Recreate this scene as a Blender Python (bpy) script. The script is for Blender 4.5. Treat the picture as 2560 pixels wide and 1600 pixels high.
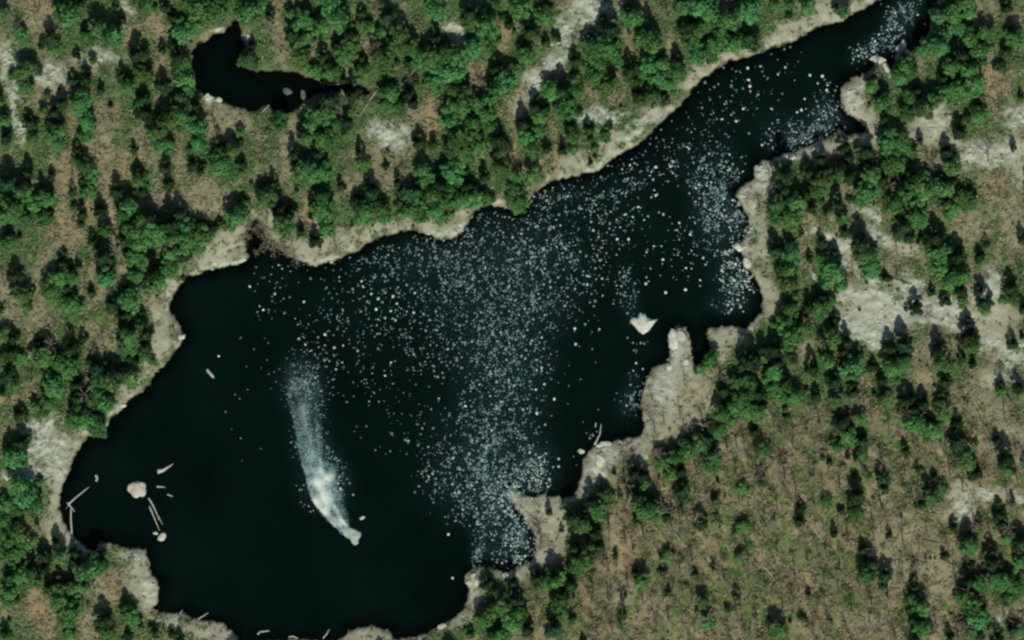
import bpy, math, random
import numpy as np

# ------------------------------------------------------------------ clearing
for o in list(bpy.data.objects):
    bpy.data.objects.remove(o)
SC = bpy.context.scene
COL = SC.collection
R = math.radians
rnd = random.Random(7)
NR = np.random.RandomState(11)

# photograph pixel (2560x1600) -> metres, 8 px per metre, origin at the picture centre
PPM = 8.0
def W(px, py):
    return ((px - 1280.0) / PPM, (800.0 - py) / PPM)

# ------------------------------------------------------------------ camera, sky, sun
cam = bpy.data.cameras.new('camera')
camo = bpy.data.objects.new('camera', cam); COL.objects.link(camo)
CAM_H = 2400.0
camo.location = (0, 0, CAM_H)
cam.sensor_width = 36.0
cam.lens = 36.0 * CAM_H / 320.0
cam.clip_start = 10.0
cam.clip_end = 20000.0
SC.camera = camo

SUN_EL, SUN_AZ = R(50), R(-7)           # azimuth from straight down the picture (south), + = towards the right
sdir = (math.sin(-SUN_AZ) * math.cos(SUN_EL), -math.cos(SUN_AZ) * math.cos(SUN_EL), math.sin(SUN_EL))
world = bpy.data.worlds.new('World'); SC.world = world
world.use_nodes = True
wn = world.node_tree
sky = wn.nodes.new('ShaderNodeTexSky')
sky.sky_type = 'NISHITA'; sky.sun_disc = False
sky.sun_elevation = SUN_EL
sky.sun_rotation = math.atan2(sdir[0], sdir[1])
wn.links.new(sky.outputs[0], wn.nodes['Background'].inputs[0])
wn.nodes['Background'].inputs[1].default_value = 0.085
sun = bpy.data.lights.new('sun', 'SUN')
sun.energy = 4.2; sun.angle = R(0.5); sun.color = (1.0, 0.98, 0.88)
suno = bpy.data.objects.new('sun', sun); COL.objects.link(suno)
from mathutils import Vector, Matrix, noise as mnoise
suno.rotation_euler = Vector(sdir).to_track_quat('Z', 'Y').to_euler()
SC.view_settings.view_transform = 'Standard'
SC.view_settings.look = 'None'
SC.view_settings.gamma = 1.0
SC.view_settings.exposure = -0.17
SC.cycles.pixel_filter_type = 'BLACKMAN_HARRIS'
SC.cycles.filter_width = 2.45

# ------------------------------------------------------------------ helpers
def tag(o, label=None, cat=None, group=None, kind=None):
    if label: o['label'] = label
    if cat: o['category'] = cat
    if group: o['group'] = group
    if kind: o['kind'] = kind
    return o

def link(name, me, parent=None, loc=(0, 0, 0)):
    o = bpy.data.objects.new(name, me)
    COL.objects.link(o)
    o.location = loc
    if parent: o.parent = parent
    return o

def mesh_np(name, V, F, mat, nper=None, cols=None, smooth=False):
    """V (n,3); F (m,k) constant polygon size; cols per-vertex rgb"""
    me = bpy.data.meshes.new(name)
    V = np.asarray(V, dtype=np.float32); F = np.asarray(F, dtype=np.int32)
    m, k = F.shape
    me.vertices.add(len(V)); me.vertices.foreach_set('co', V.ravel())
    me.loops.add(m * k); me.loops.foreach_set('vertex_index', F.ravel())
    me.polygons.add(m)
    me.polygons.foreach_set('loop_start', np.arange(0, m * k, k, dtype=np.int32))
    if cols is not None:
        a = me.color_attributes.new('tint', 'FLOAT_COLOR', 'POINT')
        c = np.ones((len(V), 4), dtype=np.float32); c[:, :3] = cols
        a.data.foreach_set('color', c.ravel())
    me.update(calc_edges=True)
    if smooth:
        me.polygons.foreach_set('use_smooth', np.ones(m, dtype=bool))
    me.materials.append(mat)
    return me

def sl(c):  # sRGB 0-255 to linear
    return tuple(((v / 255.0) / 12.92 if v / 255.0 < 0.04045 else ((v / 255.0 + 0.055) / 1.055) ** 2.4) for v in c)

def newmat(name):
    m = bpy.data.materials.new(name); m.use_nodes = True
    nt = m.node_tree; b = nt.nodes['Principled BSDF']
    b.inputs['Specular IOR Level'].default_value = 0.15
    b.inputs['Roughness'].default_value = 0.9
    return m, nt, b

def N(nt, t, **kw):
    n = nt.nodes.new(t)
    for k, v in kw.items(): setattr(n, k, v)
    return n

def noise_tex(nt, scale, detail=4, rough=0.6, vec=None):
    n = N(nt, 'ShaderNodeTexNoise'); n.inputs['Scale'].default_value = scale
    n.inputs['Detail'].default_value = detail; n.inputs['Roughness'].default_value = rough
    if vec is not None: nt.links.new(vec, n.inputs['Vector'])
    return n

# --- numpy value noise over arbitrary points
def vnoise(x, y, seed):
    xi = np.floor(x).astype(np.int64); yi = np.floor(y).astype(np.int64)
    fx = x - xi; fy = y - yi
    fx = fx * fx * (3 - 2 * fx); fy = fy * fy * (3 - 2 * fy)
    def h(a, b):
        n = (a * 374761393 + b * 668265263 + seed * 974711) & 0x7fffffff
        n = ((n ^ (n >> 13)) * 1274126177) & 0x7fffffff
        n = n ^ (n >> 16)
        return (n & 0xffff) / 65535.0
    return (h(xi, yi) * (1 - fx) + h(xi + 1, yi) * fx) * (1 - fy) + (h(xi, yi + 1) * (1 - fx) + h(xi + 1, yi + 1) * fx) * fy

def fbm(x, y, seed, octv=4, gain=0.55):
    s = 0; a = 1.0; t = 0
    for i in range(octv):
        s = s + a * vnoise(x * 2 ** i + 17.3 * i, y * 2 ** i - 9.1 * i, seed + i * 31)
        t += a; a *= gain
    return s / t

# ------------------------------------------------------------------ shoreline data (photo pixels)
LAKE = [(2352,-200),(2340,0),(2341,18),(2327,37),(2323,74),(2315,107),(2290,122),(2275,128),(2262,120),(2250,112),(2240,130),(2236,160),
 (2230,181),(2222,172),(2205,150),(2192,158),(2180,172),(2165,185),(2153,181),(2150,200),(2145,189),(2115,204),(2106,218),(2101,252),(2108,268),(2115,281),(2141,296),(2160,312),
 (2168,328),(2140,338),(2115,337),(2097,322),(2085,334),(2064,344),(2027,365),(2004,374),(1982,384),(1958,383),(1949,393),(1934,398),(1904,402),
 (1886,419),(1890,448),(1867,459),(1838,478),(1850,504),(1871,537),(1875,553),(1871,583),(1856,605),(1838,612),(1849,627),(1862,645),
 (1867,672),(1886,683),(1897,713),(1908,742),(1906,775),(1890,797),(1878,805),(1867,820),(1816,816),(1771,820),(1767,835),(1778,861),(1773,885),
 (1760,905),(1742,920),(1732,905),(1728,875),(1721,839),(1714,818),(1697,814),(1675,827),(1671,850),(1676,872),(1675,894),(1664,905),(1634,920),
 (1616,946),(1606,983),(1600,1015),(1608,1038),(1610,1075),(1601,1088),(1586,1095),(1553,1101),(1519,1108),(1486,1114),(1470,1133),(1455,1162),
 (1456,1188),(1445,1221),(1427,1244),(1371,1242),(1352,1236),(1334,1243),(1312,1240),(1296,1228),(1278,1216),(1268,1224),(1276,1250),(1292,1272),(1318,1302),(1340,1340),(1340,1373),(1334,1398),(1300,1412),(1275,1432),
 (1250,1428),(1200,1415),(1180,1424),(1166,1438),(1163,1455),(1176,1470),(1170,1497),(1155,1525),(1130,1552),(1110,1560),(1085,1575),(1040,1593),(985,1600),
 (978,1580),(960,1574),(930,1562),(900,1572),(880,1574),(866,1590),(830,1606),(790,1604),(735,1598),(715,1604),(660,1606),(600,1602),(590,1590),(570,1573),(548,1555),
 (519,1552),(481,1547),(459,1533),(437,1536),(407,1533),(381,1521),(393,1503),(397,1466),(392,1450),(378,1433),(370,1403),(363,1375),(315,1368),(274,1360),
 (252,1353),(245,1368),(230,1378),(207,1362),(190,1352),(180,1335),(168,1318),(159,1299),(146,1262),(154,1218),(163,1196),(185,1147),(202,1114),(219,1090),(256,1088),
 (267,1075),(274,1046),(300,1027),(322,1001),(356,979),(393,931),(426,894),(448,861),(459,842),(441,805),(424,775),(433,738),(448,716),(463,690),
 (496,683),(537,670),(607,657),(622,642),(611,618),(612,598),(624,572),(640,546),(650,552),(655,580),(664,606),(690,618),(711,634),(741,650),(763,659),(778,664),(800,662),(822,655),(859,640),(896,624),(926,603),(956,588),
 (981,586),(1011,575),(1044,577),(1070,587),(1100,600),(1141,594),(1157,574),(1167,562),(1178,540),(1190,522),(1205,513),(1230,512),(1262,515),(1282,528),(1300,532),(1316,515),
 (1338,478),(1367,456),(1404,446),(1434,441),(1453,435),(1482,430),(1501,420),(1534,393),(1564,378),(1593,365),(1627,333),(1653,304),(1679,278),
 (1708,256),(1730,222),(1756,196),(1786,174),(1823,152),(1860,143),(1886,138),(1927,120),(1949,114),(1982,104),(2008,89),(2041,69),(2071,56),
 (2097,57),(2119,41),(2153,22),(2200,-4),(2250,-60),(2300,-200)]
POND = [(593,48),(570,67),(556,81),(530,87),(515,104),(493,106),(481,122),(478,159),(485,193),(490,225),(510,236),(533,240),(556,259),(593,267),
 (626,278),(644,280),(667,263),(685,274),(700,284),(722,284),(737,280),(748,262),(772,246),(790,236),(815,232),(850,230),(885,234),(915,240),(925,228),  # arm's thin right end is dark water standing in for tree shadows
 (900,212),(850,208),(800,203),(765,192),(740,180),(700,176),(640,178),(618,172),(600,160),(600,137),(611,118),(604,89),(600,60)]
def px_poly(P): return np.array([W(*p) for p in P])
LAKE_W, POND_W = px_poly(LAKE), px_poly(POND)

def sdist(X, Y, P):
    """signed distance (m), positive outside the polygon"""
    d2 = np.full(X.shape, 1e18); inside = np.zeros(X.shape, bool)
    n = len(P)
    for i in range(n):
        ax, ay = P[i]; bx, by = P[(i + 1) % n]
        ex, ey = bx - ax, by - ay
        L = ex * ex + ey * ey + 1e-12
        t = np.clip(((X - ax) * ex + (Y - ay) * ey) / L, 0, 1)
        dx = X - ax - t * ex; dy = Y - ay - t * ey
        d2 = np.minimum(d2, dx * dx + dy * dy)
        c = ((ay > Y) != (by > Y))
        if abs(by - ay) > 1e-12:
            xi = ax + (Y - ay) * ex / (by - ay)
            inside ^= c & (X < xi)
    d = np.sqrt(d2)
    return np.where(inside, -d, d)

# ------------------------------------------------------------------ tree table: per 640x400 photo crop, "u,v,radius kind" (u,v in 1/3.78 px); d marks dark masses, shade included
T = {
(0,0):"30,130,18g 170,220,11b 210,330,14g 490,330,24d 530,470,14g 395,440,9d 650,150,24g 600,30,22d 770,20,15d 1100,50,14d 1160,180,10d 940,280,20g 1070,370,26g 830,370,18g 740,510,14d 875,595,6d 1310,490,30d 1330,600,18d 1400,60,20g 1320,30,16g 1560,60,18d 1640,150,20d 1780,40,20g 1900,100,26g 2030,120,30g 2150,60,24g 2370,130,24g 2300,40,20g 1850,260,18g 1740,310,22g 1640,420,16d 1540,460,14d 1690,520,22d 1750,600,14g 1160,700,16d 1350,740,20g 1220,830,18g 700,740,20d 830,740,18d 250,700,20g 250,830,18g 960,840,12d 0,900,16d 1550,790,20d 1700,690,18g 1760,770,18g 1790,860,14g 1360,930,20d 1390,1050,26d 1700,950,16g 1700,1100,24g 1860,980,20d 600,960,20d 520,1040,24d 770,1000,22g 290,1140,22d 530,1170,20d 830,1180,22g 1070,1180,12b 540,1270,18g 320,1320,14g 60,1080,14d 60,1160,16g 70,1290,20d 820,1300,14g 1560,1210,24g 1480,1300,18g 1550,1390,22g 1700,1310,14b 1870,1220,24g 1880,1380,22g 740,1400,16d 940,1420,18b 560,1370,12g 2080,1380,24d 2200,1450,20g 2280,1320,12d 1270,1400,10d 2330,580,18g 2400,620,12g 2390,420,14d 1050,990,8d",
(640,0):"30,60,16g 140,140,14d 470,80,18d 330,140,14g 330,300,20d 450,220,20g 600,280,18g 720,60,26g 780,200,24g 760,120,18g 1000,110,18d 1250,130,22d 1010,240,14g 1060,280,16g 890,320,20d 760,410,16d 1170,340,16g 1170,450,18b 640,520,18d 420,430,20g 440,560,20g 480,360,14g 840,540,24g 1000,540,16d 900,440,20g 1370,350,22g 1300,470,20g 1430,470,22g 1200,580,22g 1440,580,14d 1540,560,22g 1660,560,22g 1750,640,20g 1820,520,20g 1900,560,20g 1340,570,8d 1690,110,24g 1640,40,14g 2020,110,26d 2030,240,20g 1700,340,20d 2180,270,24g 2250,60,18g 2190,400,22g 2060,460,22g 1240,700,14g 700,710,24g 560,690,14g 820,740,14d 1000,700,20g 920,860,24d 690,900,34d 660,1000,22d 1250,800,24d 1280,900,22g 1250,1010,20g 1440,880,20d 1490,960,16d 1500,760,14d 1350,1040,18g 1780,700,22g 1680,800,18g 1880,700,20g 1960,800,16d 1880,870,20g 1960,960,22g 1880,1040,24g 2110,800,16b 2260,900,28g 2110,1000,20g 2280,620,24d 2360,780,22g 2090,1120,18d 1850,1180,22g 2180,1080,20g 2050,1200,20g 2220,1200,18g 2300,1300,24d 1550,1330,20d 1680,1340,14d 1900,1320,26g 2030,1310,24g 2100,1400,20g 1850,1430,20g 1980,1440,22g 450,1240,20d 240,1160,20g 250,1060,16g 860,1140,20d 620,1120,24g 540,1200,20g 740,1200,20g 640,1340,24g 480,1320,18g 740,1300,16g 990,1430,16d 590,1440,20d 360,1450,16d 1240,1410,6d 2390,220,14d 2330,1450,22g 860,1450,9b",
(1280,0):"80,100,20g 320,40,26d 290,170,16g 170,280,22d 130,430,20d 110,540,18g 320,390,14d 440,350,12d 860,160,14d 930,260,30d 720,330,14d 780,490,24g 920,470,24g 970,560,20g 800,610,18g 590,560,18d 1150,180,24g 1100,60,14d 1300,280,28d 1220,380,20g 1330,430,20g 1460,80,18b 1620,100,20g 1680,230,26d 1750,60,22g 1850,110,22g 1700,320,24g 1850,250,22g 2140,60,18d 2240,110,28g 2030,200,22g 1960,330,20g 2240,330,24d 2280,440,14g 1740,450,22g 1900,440,18g 2080,430,20g 1560,570,24d 1740,540,22g 1850,520,18g 1110,650,22d 1300,640,22g 1420,620,20g 1550,700,20g 1220,720,18g 1380,770,22g 1500,800,18g 1200,880,24d 1300,940,18g 1440,930,18d 1160,800,16g 480,840,24d 500,980,22d 600,880,16g 370,870,20g 600,760,16g 800,740,20g 880,820,22g 960,780,10g 1030,1000,6d 540,1050,20g 220,1000,18d 320,1010,16d 110,1150,24d 260,1110,18g 250,1240,20g 140,1310,22g 560,1180,22d 570,1300,16g 720,1210,16d 930,1180,11d 890,1310,12g 740,1300,10d 330,1400,14d 200,1420,22g 480,1400,14d 780,1460,9d 570,1420,12g 30,700,18g 700,630,12g",
(1920,0):"60,60,14g 200,120,12d 370,80,20g 640,60,14d 700,120,14g 30,180,12b 200,50,12g 1440,60,16d 1590,80,22d 1620,180,22g 1840,60,28g 1880,120,16g 1800,20,14d 1750,160,20g 1780,280,22g 1600,360,20g 1480,320,20d 1500,470,22g 1600,450,22g 1830,500,26d 1900,380,20g 1740,560,22d 2040,340,22g 2000,480,20g 2330,380,18g 2240,60,18d 2290,270,14d 2230,480,16d 1290,620,16g 980,740,16d 980,820,18g 1080,860,20d 1060,980,20g 1200,700,12d 1230,740,18g 1350,700,16g 1400,830,22d 1720,650,20g 1650,720,20d 1900,680,22g 1950,800,20g 1700,880,20g 1800,850,20g 1900,900,18g 1560,950,18g 1330,930,18g 1950,990,20d 1980,1100,18g 1450,1050,22g 1300,1090,20g 1100,1100,18d 1150,1270,16g 1800,1230,22d 1880,1100,12d 700,1380,20d 930,1400,26d 1120,1390,22g 1200,1460,20g 1060,1320,14d 1430,1320,12d 1680,1420,20d 1250,1350,18g 490,1490,20d 760,1480,16d 1360,1450,14g 2310,1380,10d 2380,900,10d 2200,650,14g",
(0,400):"90,190,28d 280,110,18d 110,400,20g 220,330,20g 150,470,24g 260,560,20g 330,420,18g 410,270,16d 500,140,12d 450,380,20g 430,560,20g 420,460,12d 70,540,18g 90,700,20d 60,800,16g 800,70,18g 790,180,14d 880,170,20g 850,300,18g 690,280,16d 910,40,10b 1310,70,14d 1320,200,18g 1350,280,16d 1580,60,20d 1600,220,16d 1830,40,18d 1900,90,14d 2100,60,24g 2200,110,20g 2290,30,14d 2300,360,16d 1120,280,20d 1200,350,16d 960,460,20d 1230,450,24g 1180,540,18g 1430,520,22d 1350,600,22g 1250,680,20g 1440,700,28g 1300,820,20g 1700,480,24d 1620,590,24d 1560,660,16d 1770,650,22g 1640,760,24g 1800,780,24g 1900,720,20g 1990,650,20d 1880,830,20g 1890,590,14d 2080,570,12d 2240,560,24g 2300,470,16g 2190,640,12g 780,500,16d 780,590,12d 1000,680,16g 1180,740,20d 1200,860,14d 980,880,30d 880,760,14d 1060,920,18d 1290,940,20g 1350,1010,18g 1620,900,20g 1740,890,18d 1460,1050,24d 1600,1040,20g 1480,1180,20g 1000,1120,24g 1300,1100,16g 1390,1160,16d 590,950,20d 680,1030,20d 780,1060,14b 160,1060,24d 610,860,12d 560,1130,20g 640,1190,20d 680,1130,14g 670,1280,22d 500,1260,22g 690,1380,22g 580,1330,14g 220,1280,22g 270,1400,14g 1200,1200,12d 870,1240,12d 870,1330,14b 1070,1330,28d 1230,1340,24g 1170,1450,24d 1350,1430,11d 0,1400,12d 1730,1100,8d 1570,1320,9b",
(640,400):"40,60,12b 170,210,16d 50,270,16d 110,360,20g 380,40,18d 470,110,22g 600,130,24g 650,40,14d 450,220,14g 390,280,8d 620,300,26d 560,400,20d 620,480,24g 680,570,14g 240,440,26d 350,460,16d 270,620,24g 430,660,14d 570,750,18d 660,670,16g 800,230,14d 830,290,12b 950,360,20d 1100,290,24d 1150,380,22d 1030,500,24g 1180,470,22g 1200,550,16g 1010,60,14g 1230,50,11d 1340,200,16d 1370,330,12b 1430,370,18g 1580,110,22g 1530,190,14d 1620,210,18g 1750,210,28d 1850,150,22g 1900,60,20g 2000,220,26d 2060,290,12b 1450,470,22g 1540,400,22g 1660,340,22g 1560,520,20g 1700,500,24g 1780,430,20g 1750,570,14g 1900,400,20g 2160,150,16d 2330,110,22g 2150,370,16g 2400,210,14d 910,610,5d 1105,615,4d 1850,300,18g 2050,380,18g",
(1280,400):"30,170,18g 200,140,18g 60,410,20g 20,300,18g 740,20,8d",
(1920,400):"150,120,28d 150,260,20d 200,350,18g 370,100,20d 500,220,26g 470,300,18g 640,150,18g 370,300,20d 250,430,20g 100,440,20g 200,560,28g 80,540,16g 220,640,18g 410,430,20d 650,400,20d 540,480,10d 750,130,22d 930,60,20d 960,150,18g 850,250,16d 920,320,22g 860,400,16g 1080,170,18d 1180,60,22g 1310,100,24d 1310,170,18d 1340,290,26g 1200,330,24d 1430,310,20g 1180,430,20g 1450,190,20g 1720,90,20g 1630,130,14d 1750,180,16d 1600,260,18g 1680,290,20g 1670,380,20d 1890,280,18d 1810,400,22g 1900,420,16g 1740,470,16g 1400,430,18g 1270,600,26d 1320,700,20d 1420,560,20g 690,570,14g 720,670,14d 500,760,22d 870,760,30d 950,830,22d 920,920,22g 960,1040,22g 530,960,20g 630,860,14d 620,1080,24g 680,1180,18g 200,780,28d 60,830,20d 200,920,22g 390,910,12d 170,1060,22g 190,1170,22g 340,1110,14b 510,1270,20d 380,1360,22d 170,1350,22d 200,1440,18g 480,1420,22g 560,1350,14g 1570,700,30d 1600,900,24g 1700,840,14g 1780,890,24d 1440,720,12d 1620,1040,16g 1790,1110,22g 1700,1170,18g 1820,1220,20d 1540,1230,14d 1680,1310,18d 1980,1180,14d 1990,890,16d 2050,700,14b 2050,770,14d 2030,1320,22d 2050,1440,14g 2290,1180,24d 2310,1320,16g 2400,1380,18d 1390,1370,20d 1300,1390,8d 1100,1100,12d 1220,1080,10b 800,1080,16b 630,1490,16d 1880,1490,14d 2390,730,14d 860,1410,5d 2200,380,14b 1830,1350,14g",
(0,800):"130,150,22d 60,100,14g 40,360,16g 120,290,18d 90,500,24d 130,620,14g 200,370,14g 370,200,18d 440,370,28g 500,230,18b 680,240,26d 790,160,14d 980,220,14b 890,260,12b 570,430,24g 660,480,20g 700,420,18g 520,620,24g 440,650,18d 540,700,16g 740,590,22d 750,720,22d 310,600,18b 30,670,10d 930,440,24d 870,370,16d 1010,380,14d 1060,590,22g 960,600,20g 950,700,22g 1140,480,22d 1200,260,24g 1220,340,14d 1380,110,20d 1380,240,18d 1300,370,12d 1380,350,14g 1220,560,20g 1180,60,26d 1230,170,20g 1340,60,14g 1010,780,26g 880,790,18g 920,880,22d 780,930,24g 720,860,16g 900,1020,22g 960,1060,14g 680,960,14g 470,800,18g 350,830,14g 400,880,14g 210,880,20d 220,1130,28d 110,1190,24d 150,1300,24g 220,1350,14g 380,1485,9d 650,100,7b",
(1920,800):"150,60,20g 340,90,18g 600,60,20d 590,190,24g 740,190,18d 190,200,22g 60,250,28d 200,300,24d 80,380,24d 550,290,22d 700,280,16d 850,310,16d 60,520,22g 160,560,20d 410,440,18d 540,400,18g 720,410,14d 780,460,24g 620,550,24d 820,510,14g 1140,240,20d 1270,210,26d 990,420,18d 1150,460,20g 1240,450,20g 1280,390,14g 1070,550,18d 1190,500,14g 1600,260,26d 1620,400,18g 1690,450,16g 1430,370,12b 1880,120,34d 1930,250,16g 2300,200,20d 1820,340,14d 1930,400,14d 2050,320,10b 1660,560,22d 1310,720,26d 1460,770,24d 1640,730,24d 1080,690,16d 1110,730,14g 800,660,20d 820,720,16b 650,780,16g 250,740,24g 120,730,20g 450,700,20d 50,650,18g 680,930,30d 740,1110,20g 870,1120,22d 970,950,16b 1140,1010,18b 860,950,16g 1360,970,22g 1490,950,18d 1430,1000,18g 1640,900,18g 1780,960,16d 1550,1050,18g 1780,1120,26d 1860,1250,22g 1880,1350,20g 1940,1420,20d 2150,1120,14d 2240,1290,24d 2240,1420,16g 2350,620,18d 2200,590,12d 2230,920,16b 2190,680,12g 1290,1220,16d 1410,1390,12d 1080,1460,22d 570,1320,12d 650,1200,16g 890,1280,12g 540,1150,12b 60,1220,12b 160,900,10d 1560,1470,12d 720,1390,9b",
(0,1200):"180,60,24g 270,160,26g 130,330,20g 320,260,20g 80,240,18g 210,40,18d 60,400,20g 355,395,8d 140,540,28g 220,640,24g 430,690,22d 420,830,14d 545,580,18d 580,740,14g 720,660,22d 700,740,18d 940,720,24d 930,820,24g 800,860,20g 560,880,16d 590,1040,24g 700,950,20d 720,1030,18g 470,990,20d 560,1150,18g 310,830,22d 120,720,20g 110,880,24d 180,900,16g 100,1070,20g 340,950,14g 160,1110,12d 80,1170,14g 680,1250,22g 660,1330,18g 990,1290,26d 1200,1160,20d 1230,1280,20g 1260,1360,16g 1220,1440,16d 830,1240,10b 50,1420,18d 90,1310,8d 1430,1370,10d 1470,1420,12d 1620,1440,12d 1700,1490,14d 1020,1460,14g 680,1470,14g 900,1050,9b 1330,1400,8g",
(640,1200):"2173,964,18d 2249,1021,18d 2298,1214,24g 2143,1327,18g 2344,1467,18g 2033,1430,14d 2400,1350,20g 2230,1420,16d",
(1280,1200):"850,90,22d 750,180,20d 880,170,18g 820,290,18g 570,320,28d 690,260,14d 660,430,24g 620,400,22d 780,480,22d 820,600,20d 590,620,18d 700,720,26g 640,780,20g 590,850,16g 350,290,11d 470,460,8d 280,560,20b 1180,120,34d 1320,200,24d 1260,50,14g 1240,280,20g 1340,290,20g 1190,350,14d 1450,320,14d 1600,80,24d 1640,190,12g 400,880,26d 230,900,20d 430,950,20g 560,950,24d 470,1050,24d 300,980,16g 10,950,18d 30,1100,22d 80,1330,22g 140,1380,20d 60,1260,20g 460,1220,20g 560,1280,14d 400,1360,24d 1040,1240,18d 980,690,10d 1060,1070,10d 1220,950,18g 1160,860,14d 1480,750,16g 1430,850,14d 1790,390,18d 1800,1150,16g 1910,170,14d 2170,440,14g 2150,730,14g 1480,1050,12d 1720,880,12d 1950,910,14b 1920,820,12b 2120,1080,12d 2300,1280,14b 1850,1340,14g 760,1330,12b 670,1490,10d 2360,30,14g 2180,90,14g",
(1920,1200):"830,110,24d 840,310,16g 680,280,10d 300,240,16d 290,370,16d 1090,50,18d 1500,70,20d 1560,180,20g 1640,100,14g 1420,220,12d 550,220,14g 620,490,12d 890,640,18d 960,750,22d 930,880,20g 1100,860,24d 1080,970,16d 540,1180,18b 310,1270,12d 350,1290,8d 100,1420,20g 1140,500,14d 1650,700,12d 1370,900,14d 1380,990,16d 1380,1150,18g 1330,1200,16d 1430,1210,18g 1400,1310,22d 1440,1400,20g 1380,1490,18d 1750,430,14d 1890,530,22d 1900,640,20g 1990,380,14d 2180,300,20d 2200,400,16d 2300,200,12d 2110,740,26d 2110,870,20d 2170,960,22g 2360,560,26d 2250,560,14g 2370,780,16g 1900,780,14d 1880,920,24d 1980,1000,20g 1900,1150,24g 1920,1220,16g 2280,900,18d 2250,1000,20g 2380,1020,18g 2250,1110,18g 1980,1330,22g 2000,1420,18d 2300,1380,20d 2160,1470,18d 1900,1440,16g 2370,1430,14g 1540,1400,12d 1710,1470,14d",
(1280,800):"2230,350,34d 2360,250,18d 2350,380,14g 1990,640,22d 2230,600,20g 2120,600,16g 2330,680,20d 2170,740,20g 2360,790,18d 2200,840,20g 2300,900,18g 2080,830,18g 1980,900,20g 1870,1000,18d 1830,1090,24d 1960,1050,20g 1660,1120,18d 1520,1210,20d 1680,1230,22g 1760,1180,18g 1560,1310,20g 1440,1270,18d 1420,1350,18g 1580,1400,20d 1520,1440,16g 1900,1310,22g 1850,1180,18d 1880,1380,18g 1160,1410,22d 1230,1450,20d 2290,1030,18d 2120,1160,18b 2350,1230,16g 1880,370,14g 970,1430,8d 2060,960,16g"}
TREES = [[1774, 903, 14, 'g'], [1757, 921, 12, 'g'], [1786, 888, 11, 'g'], [1742, 930, 8, 'g']]
for (x0, y0), s in T.items():
    for t in s.split():
        u, v, rk = t.split(',')
        TREES.append([x0 + float(u) / 3.78, y0 + float(v) / 3.78, float(rk[:-1]), rk[-1]])

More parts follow.
